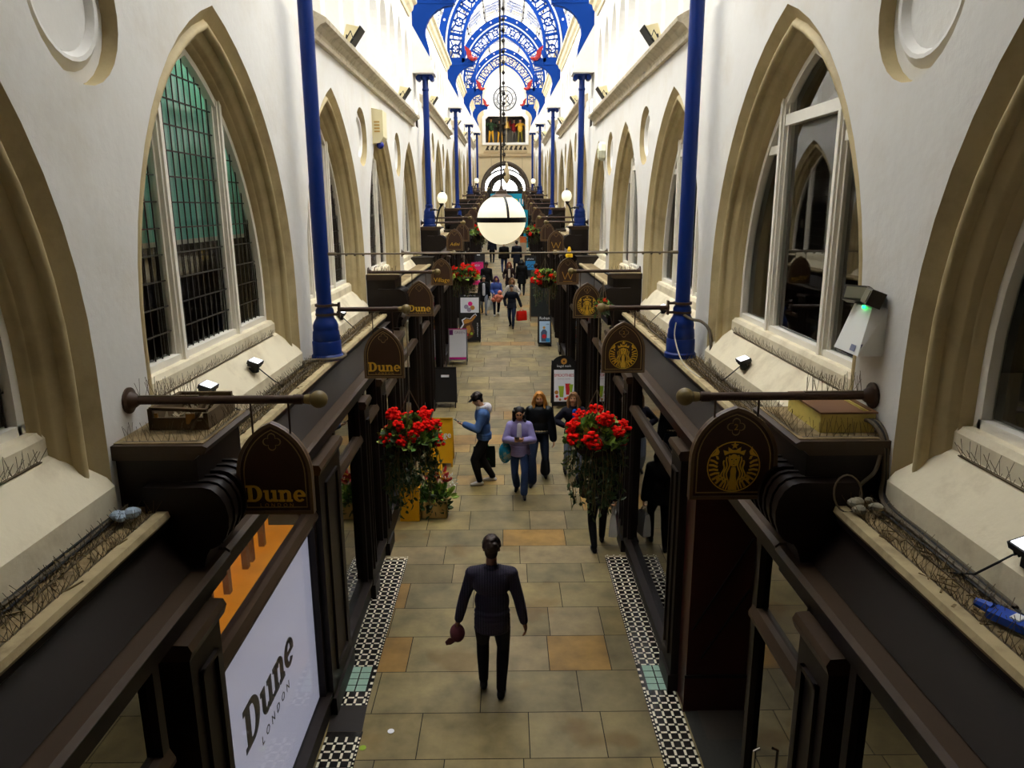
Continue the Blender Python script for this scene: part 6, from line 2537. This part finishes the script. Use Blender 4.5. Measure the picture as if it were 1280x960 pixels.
def bag(info, i, w, h, d, m, label, hm=None, words=None, wm=None, drop=.16, rot=0.0, gusset=.0, name='carrier_bag', dx=(0, 0, 0)):
    hp = wpt(info, info['wr'][i][1]) + Vector(dx)
    t = thing(name, label, 'bag', tuple(hp - Vector((0, 0, drop + h))))
    Rm = Euler((0, 0, rot)).to_matrix()
    top = hp - Vector((0, 0, drop))
    def q(x, y, z):
        return top + Rm @ Vector((x, y, z))
    m_ = MB()
    rings = []
    for z, kx, ky in ((0, .96, .5), (-.25 * h, 1, .8), (-.6 * h, 1.0, 1.0), (-.95 * h, .99, 1.05), (-h, .95, .95)):
        ring = [(-w / 2 * kx, -d / 2 * ky), (0, -d / 2 * ky * 1.12), (w / 2 * kx, -d / 2 * ky), (w / 2 * kx * (1 - gusset), 0), (w / 2 * kx, d / 2 * ky), (0, d / 2 * ky * 1.12), (-w / 2 * kx, d / 2 * ky), (-w / 2 * kx * (1 - gusset), 0)]
        rings.append([q(a, b, z) for a, b in ring])
    m_.loft(rings, True)
    m_.add(rings[-1], [tuple(range(8))])
    obj('bag_body', m_, m, t)
    m_ = MB()
    for yy in (-d * .22, d * .22):
        m_.tube([q(-w * .22, yy, -.01), q(-w * .14, yy * .7, drop * .6), q(0, 0, drop - .005), q(w * .14, yy * .7, drop * .6), q(w * .22, yy, -.01)], .007, 6)
    obj('handle', m_, hm or m, t)
    if words:
        m_ = MB()
        m_.add(*text_mb(words, h * .22, q(0, -d / 2 * 1.16 - .004, -h * .62), Rm @ Vector((1, 0, 0)), (0, 0, 1), .002))
        obj('lettering', m_, wm, t)
    return t


b2 = bag(p2, 1, .42, .40, .12, M_('dark_green_bag', (14, 26, 18), .45), 'black and green shop bag hanging from the denim-jacket man', M_('green_edge', (20, 90, 44), .5), 'schuh', M_('green_letters', (40, 110, 60), .5), .10, .08)

# 3 young woman in lavender jacket, phone in both hands
LAV = M_('lavender_jacket', (150, 140, 190), noise=.12, nscale=16)
p3 = person(.25, 12.45, PI - .05, 1.64, 'woman in a lavender jacket texting, dark curly hair and blue jeans', dict(skin=SKIN, top=M_('white_top', (224, 222, 224)), legs=JEAN, shoe=SHOEB, hair=HAIRK),
            dict(feet=((-.09, .20, 0), (.06, -.16, .02)), hands=((-.085, .26, 1.16), (.085, .26, 1.16)), elbow=((-1, -.6, -.8), (1, -.6, -.8)), palm=((.8, .3, .6), (-.8, .3, .6)), hdir=((.35, 1, .3), (-.35, 1, .3)), curl=(.9, .9), pitch=.30, fem=1, flare=.02,
                 hairstyle='curly', hairlen=.17, lean=.02), .010)
coat(p3, LAV, -.10, .02, .026, wide=1.02)
m_ = Body()
m_.cap(p3['ch'] + Vector((0, .128, .15)), p3['ch'] + Vector((0, .135, -.06)), .042, .05, 0)
m_.build('shirt_front', [M_('white_top', (224, 222, 224))], p3['root'], .010, p3['xf'], 1)
phone(p3, 0, 'dark phone held in both hands of the woman in lavender', (.06, .0, .02), (.8, 0, 0))
t = thing('tote_bag', 'teal and blue patterned tote bag hanging from the shoulder of the lavender woman', 'bag', tuple(wpt(p3, (.30, .02, .75))))
m_ = MB()
cc = wpt(p3, (.27, .04, .85))
m_.ball(cc, .19, 16, 10, (.62, .55, 1.05))
obj('bag_body', m_, M_('teal_pattern', (24, 120, 150), noise=.9, nscale=9, stain=(230, 190, 60), stain_amt=.9, stain_scale=7), t, True)
m_ = MB()
m_.tube([wpt(p3, (.24, .10, 1.0)), wpt(p3, (.225, .09, 1.25)), wpt(p3, (.18, .03, 1.45)), wpt(p3, (.22, -.10, 1.28)), wpt(p3, (.26, -.06, 1.0))], .010, 6)
obj('handle', m_, M_('teal_strap', (40, 140, 150)), t)

# 4 blonde woman in a black puffer jacket
p4 = person(.63, 13.05, PI - .08, 1.74, 'smiling woman with long golden hair, black puffer jacket and flared dark jeans', dict(skin=SKIN, top=BLKC, legs=M_('dark_flare_jean', (34, 44, 66), noise=.15), shoe=SHOEB, hair=HAIRG),
            dict(feet=((-.11, -.20, .02), (.13, .24, 0)), hands=((-.27, .06, .84), (.26, .02, .86)), elbow=((-1, -.5, -.2), (1, -.6, -.2)), palm=((1, .2, 0), (-1, .2, 0)), curl=(.5, .5), fem=1, flare=.045, hairstyle='long', hairlen=.36, pitch=.12, waist_skin=1), .010)


def puff(B, i):
    for a in range(2):
        for s_ in (0, 1):
            p0, p1 = (i['sh'][a], i['el'][a]) if s_ == 0 else (i['el'][a], i['wr'][a][0])
            for j in range(4):
                B.ell(p0.lerp(p1, (j + .5) / 4), (.082 - .006 * s_,) * 3, 0)


coat(p4, M_('black_puffer', (17, 20, 22), .35), .06, .01, .036, wide=1.12, extra=puff)
m_ = MB()
m_.box(-.16, .16, -.0, .0, 0, 0) if False else None
be = Body()
for i in range(20):
    a = 2 * PI * i / 20
    be.ell(p4['hip'] + Vector((.165 * math.cos(a), .125 * math.sin(a), .10)), (.03, .03, .022), 0)
be.build('belt', [M_('tan_belt', (190, 170, 130), .4)], p4['root'], .010, p4['xf'], 1)

# 5 woman in a navy jacket with a blue top and pale ripped jeans
p5 = person(1.28, 13.25, PI + .1, 1.66, 'woman in a dark jacket, bright blue top and pale jeans, beside the right basket', dict(skin=SKIN, top=M_('bright_blue_top', (30, 90, 200)), legs=JEANL, shoe=SHOEB, hair=HAIRL),
            dict(feet=((-.08, .20, 0), (.12, -.18, .03)), hands=((-.10, .24, 1.08), (.20, .16, 1.12)), elbow=((-1, -.7, -.3), (1, -.7, -.3)), palm=((.6, .2, .8), (-1, .2, 0)), curl=(.9, .9), fem=1, hairstyle='long', hairlen=.30, yaw=-.35), .010)


def openf(B, i):
    pass


coat(p5, M_('dark_navy_jacket', (22, 22, 34)), -.06, .01, .018)
m_ = Body()
m_.cap(p5['ch'] + Vector((.0, .115, .12)), p5['hip'] + Vector((0, .13, .06)), .045, .05, 0)
m_.build('shirt_front', [M_('bright_blue_top', (30, 90, 200))], p5['root'], .010, p5['xf'], 1)

# 6 woman from behind in a black coat beside the right window
p6 = person(1.42, 10.35, .02, 1.68, 'woman in a black coat seen from behind under the right flower basket', dict(skin=SKIN, top=BLKC, legs=M_('black_leggings', (14, 14, 18)), shoe=SHOEB, hair=HAIRB),
            dict(feet=((-.08, -.12, 0), (.09, .22, .02)), hands=((-.20, .12, 1.0), (.26, .02, .82)), elbow=((-1, -.6, 0), (1, -.6, 0)), curl=(.9, 1.0), fem=1, hairstyle='longback', hairlen=.26), .010)
coat(p6, M_('black_wool_coat', (18, 17, 17)), -.10, .03, .026)
bag(p6, 1, .26, .36, .12, M_('white_bag', (214, 212, 206), .5), 'white carrier bag held by the woman in the black coat', None, None, None, .12, 1.3)
t = thing('shoulder_bag', 'small dark patterned bag on the left hip of the woman in black', 'bag', (1.16, 10.35, 1.0))
m_ = MB()
m_.ball(wpt(p6, (-.25, .0, 1.0)), .12, 14, 8, (.6, .8, 1.0))
obj('bag_body', m_, M_('patterned_bag', (70, 56, 40), noise=.8, nscale=16), t, True)
m_ = MB()
m_.tube([wpt(p6, (-.25, .05, 1.1)), wpt(p6, (-.22, .12, 1.3)), wpt(p6, (-.14, .02, 1.47)), wpt(p6, (-.22, -.14, 1.3)), wpt(p6, (-.26, -.06, 1.1))], .008, 6)
obj('strap', m_, BLACK, t)

# ---- the group further up the arcade
V = .013
walkA = ((-.09, .26, 0), (.09, -.24, .03))
walkB = ((-.09, -.24, .03), (.09, .26, 0))
dn = ((-.26, .05, .84), (.26, .05, .84))
q1 = person(.24, 27.9, PI - .15, 1.62, 'person in a dark navy jacket striding forward with a red bag', dict(skin=SKIN, top=NAVY, legs=M_('dark_jean', (30, 40, 64)), shoe=SHOEB, hair=HAIRK),
            dict(feet=walkA, hands=((-.40, .0, .86), (.26, -.02, .9)), elbow=((-1, -.3, 0), (1, -.8, 0)), hairstyle='bun', pitch=.1), V)
coat(q1, NAVY, -.10, .03, .02)
bag(q1, 0, .40, .36, .14, M_('red_bag', (220, 36, 24), .45), 'bright red shopping bag swinging from the striding person in navy', None, None, None, .08, .5)
q2 = person(.26, 29.3, PI, 1.68, 'woman in a pale top with tan hair behind the person carrying the red bag', dict(skin=SKIN, top=M_('cream_top', (206, 190, 170)), legs=M_('grey_skirt', (90, 90, 96)), shoe=SHOEW, hair=HAIRL),
            dict(feet=walkB, hands=((-.22, .18, 1.0), (.30, .08, .9)), elbow=((-1, -.6, 0), (1, -.6, 0)), fem=1, hairstyle='long', hairlen=.2), V)
coat(q2, M_('white_sleeves', (210, 200, 190)), .0, .0, .014)
q3 = person(.18, 34.5, PI, 1.68, 'woman with long auburn hair and an open dark coat, far back in the middle', dict(skin=SKIN, top=M_('cream_top', (206, 190, 170)), legs=NAVY, shoe=SHOEB, hair=HAIRR),
            dict(feet=walkA, hands=((-.24, .16, .98), (.24, .16, .98)), fem=1, hairstyle='long', hairlen=.34), V)
coat(q3, M_('plum_coat', (40, 24, 26)), -.22, .03, .02)
m_ = Body()
m_.cap(q3['ch'] + Vector((0, .115, .10)), q3['hip'] + Vector((0, .135, .14)), .06, .06, 0)
m_.build('shirt_front', [M_('cream_top', (206, 190, 170))], q3['root'], V, q3['xf'], 1)
q4 = person(-.88, 34.2, PI + .1, 1.72, 'man in black with bowed head, behind the girl with the white bag', dict(skin=SKIND, top=BLKC, legs=BLKC, shoe=SHOEB, hair=HAIRK),
            dict(feet=walkB, hands=dn, hairstyle='short', pitch=.3), V)
coat(q4, BLKC, -.06, .0, .02)
q5 = person(-.90, 30.6, PI, 1.60, 'girl in an open black coat over a white top and grey joggers', dict(skin=SKIN, top=M_('white_tee', (214, 212, 216)), legs=M_('grey_joggers', (126, 130, 138)), shoe=SHOEB, hair=HAIRK),
            dict(feet=walkA, hands=((-.26, .05, .84), (.26, .05, .80)), fem=1, hairstyle='bun'), V)
coat(q5, BLKC, -.30, .02, .018)
m_ = Body()
m_.cap(q5['ch'] + Vector((0, .11, .08)), q5['hip'] + Vector((0, .125, .0)), .065, .07, 0)
m_.build('shirt_front', [M_('white_tee', (214, 212, 216))], q5['root'], V, q5['xf'], 1)
bag(q5, 0, .26, .42, .12, M_('white_bag', (214, 212, 206), .5), 'white carrier bag beside the girl in grey joggers', None, None, None, .08, .2)
q6 = person(-.38, 30.3, PI + .05, 1.62, 'girl with purple hair and a blue jacket carrying a pink coat', dict(skin=SKIN, top=M_('blue_knit', (84, 110, 180)), legs=NAVY, shoe=SHOEW, hair=mat('hair_purple', (86, 40, 96), .5)),
            dict(feet=walkB, hands=((-.14, .22, 1.0), (.14, .22, 1.0)), fem=1, hairstyle='long', hairlen=.30), V)
coat(q6, M_('blue_jacket', (70, 96, 170)), -.04, .0, .02)
t = MB()
rr = random.Random(8)
for i in range(9):
    t.ball(wpt(q6, (rr.uniform(-.18, .18), .24 + rr.uniform(-.03, .05), .90 + rr.uniform(-.22, .14))), rr.uniform(.09, .13), 9, 6)
tag(obj('folded_coat', t, M_('salmon_coat', (216, 130, 104)), None, True, tuple(wpt(q6, (0, .24, .9)))), 'salmon pink coat bundled in the arms of the girl with purple hair', 'coat')
q7 = person(.78, 35.2, 0, 1.70, 'person in a long black coat and hood walking away, far back right', dict(skin=SKIN, top=BLKC, legs=BLKC, shoe=SHOEB, hair=HAIRK),
            dict(feet=walkA, hands=dn, hairstyle='long', hairlen=.2), V)
coat(q7, BLKC, -.30, .02, .028, wide=1.1)
q8 = person(1.30, 33.3, -.75, 1.72, 'man in a green jacket reaching into the shopfront behind the right basket', dict(skin=SKIN, top=M_('green_jacket', (74, 78, 56)), legs=M_('khaki_trousers', (70, 62, 48)), shoe=SHOEB, hair=HAIRB),
            dict(feet=((-.09, .1, 0), (.09, -.12, 0)), hands=((-.12, .40, 1.18), (.16, .40, 1.16)), elbow=((-1, -.4, -1), (1, -.4, -1)), lean=.18, hairstyle='short'), V)
coat(q8, M_('green_jacket', (74, 78, 56)), -.08, .0, .022)
q9 = person(-.86, 48.0, 0, 1.74, 'far person in dark trousers walking away, left of the globe lamp', dict(skin=SKIN, top=NAVY, legs=NAVY, shoe=SHOEB, hair=HAIRB), dict(feet=walkA, hands=dn), .016)
coat(q9, NAVY, -.08, .0, .02)
q10 = person(-.08, 43.2, 0, 1.80, 'far man in a dark jacket and jeans directly below the globe lamp', dict(skin=SKIN, top=BLKC, legs=JEAN, shoe=SHOEB, hair=HAIRK), dict(feet=walkB, hands=dn), .016)
coat(q10, BLKC, -.10, .0, .03, wide=1.1)
q11 = person(.66, 43.4, .1, 1.82, 'far person in a long dark coat, right of the globe lamp', dict(skin=SKIN, top=NAVY, legs=NAVY, shoe=SHOEB, hair=HAIRK), dict(feet=walkA, hands=dn), .016)
coat(q11, NAVY, -.36, .03, .03)

# ---- painted tableau figures under the clock, as plain robed statues
def statue(x, ht, m1, m2, label, arm):
    root = thing('statue', label, 'statue', (x, 65.42 + (.3 if x in (-.42, .80) else 0), 10.5), 'painted figures in the niche under the clock')
    B = Body()
    s = ht / 1.75
    for q in (-1, 1):
        B.chain([Vector((q * .08, 0, .85)), Vector((q * .13, -.04, .45)), Vector((q * .16, 0, .05))], [.09, .065, .05], 1)
        B.cap((q * .16, 0, .05), (q * .20, -.14, .05), .05, .04, 1)
    B.ell((0, 0, 1.05), (.20, .15, .28), 0)
    B.ell((0, 0, 1.30), (.21, .14, .18), 0)
    B.chain([Vector((-.2, 0, 1.38)), Vector((-.36, -.10, 1.20)), Vector((-.30, -.26, 1.30 + arm))], [.065, .05, .045], 0)
    B.chain([Vector((.2, 0, 1.38)), Vector((.38, -.08, 1.24)), Vector((.40, -.22, 1.02 + arm))], [.065, .05, .045], 0)
    B.cap((0, 0, 1.45), (0, 0, 1.55), .055, .055, 2)
    B.ell((0, 0, 1.63), (.085, .095, .115), 2)
    B.cap((0, -.09, 1.63), (0, -.11, 1.60), .015, .018, 2)
    B.ell((0, .01, 1.70), (.10, .11, .07), 3)
    B.build('body', [m1, m2, SKIN, HAIRB], root, .02, Matrix.Scale(s, 4), 1)


statue(-1.16, 2.0, M_('statue_green', (40, 60, 34)), M_('statue_yellow', (206, 150, 40)), 'leftmost niche figure, dark green tunic and yellow stockings', .1)
statue(-.42, 1.9, M_('statue_dark', (40, 34, 24)), M_('statue_yellow', (206, 150, 40)), 'second niche figure from the left, dark tunic and yellow legs', .25)
statue(.80, 1.95, M_('statue_red', (120, 24, 24)), M_('statue_grey', (90, 84, 74)), 'niche figure in dark red right of the golden bell', .3)
statue(1.32, 1.95, M_('statue_gold', (200, 150, 40)), M_('statue_olive', (120, 110, 40)), 'rightmost niche figure in yellow and olive', -.05)
# ================================================================== LIGHT AND CAMERA
wd = bpy.data.worlds.new('sky')
SC.world = wd
wd.use_nodes = True
bg = wd.node_tree.nodes['Background']
bg.inputs['Color'].default_value = (1.0, 0.98, 0.95, 1)
bg.inputs['Strength'].default_value = 3.2
SC.view_settings.view_transform = 'Standard'
SC.view_settings.look = 'None'
SC.view_settings.gamma = 1
SC.view_settings.use_curve_mapping = False
SC.view_settings.exposure = 2.05
SC.cycles.max_bounces = 10
SC.cycles.diffuse_bounces = 5
SC.cycles.transparent_max_bounces = 16
SC.cycles.caustics_reflective = False
SC.cycles.caustics_refractive = False
SC.cycles.sample_clamp_indirect = 6
cam = bpy.data.cameras.new('camera')
cam.sensor_fit = 'HORIZONTAL'
cam.sensor_width = 36.0
cam.lens = 914.0 / 1280 * 36.0
cam.clip_end = 300
co = bpy.data.objects.new('camera', cam)
COL.objects.link(co)
fy = Vector((-8, 220, 914)).normalized()
fz = -Vector((18.8, -3793, 914)).normalized()
fz = (fz - fy * fz.dot(fy)).normalized()
fx = fy.cross(fz)
if fx.x < 0:
    fx = -fx
# columns of the world-from-camera rotation (camera right, up, forward)
R = Matrix(((fx.x, fx.y, fx.z), (fy.x, fy.y, fy.z), (fz.x, fz.y, fz.z)))
M = Matrix(((R[0][0], R[0][1], -R[0][2]), (R[1][0], R[1][1], -R[1][2]), (R[2][0], R[2][1], -R[2][2])))
co.matrix_world = Matrix.Translation((0.03, 0, 5.12)) @ M.to_4x4()
SC.camera = co
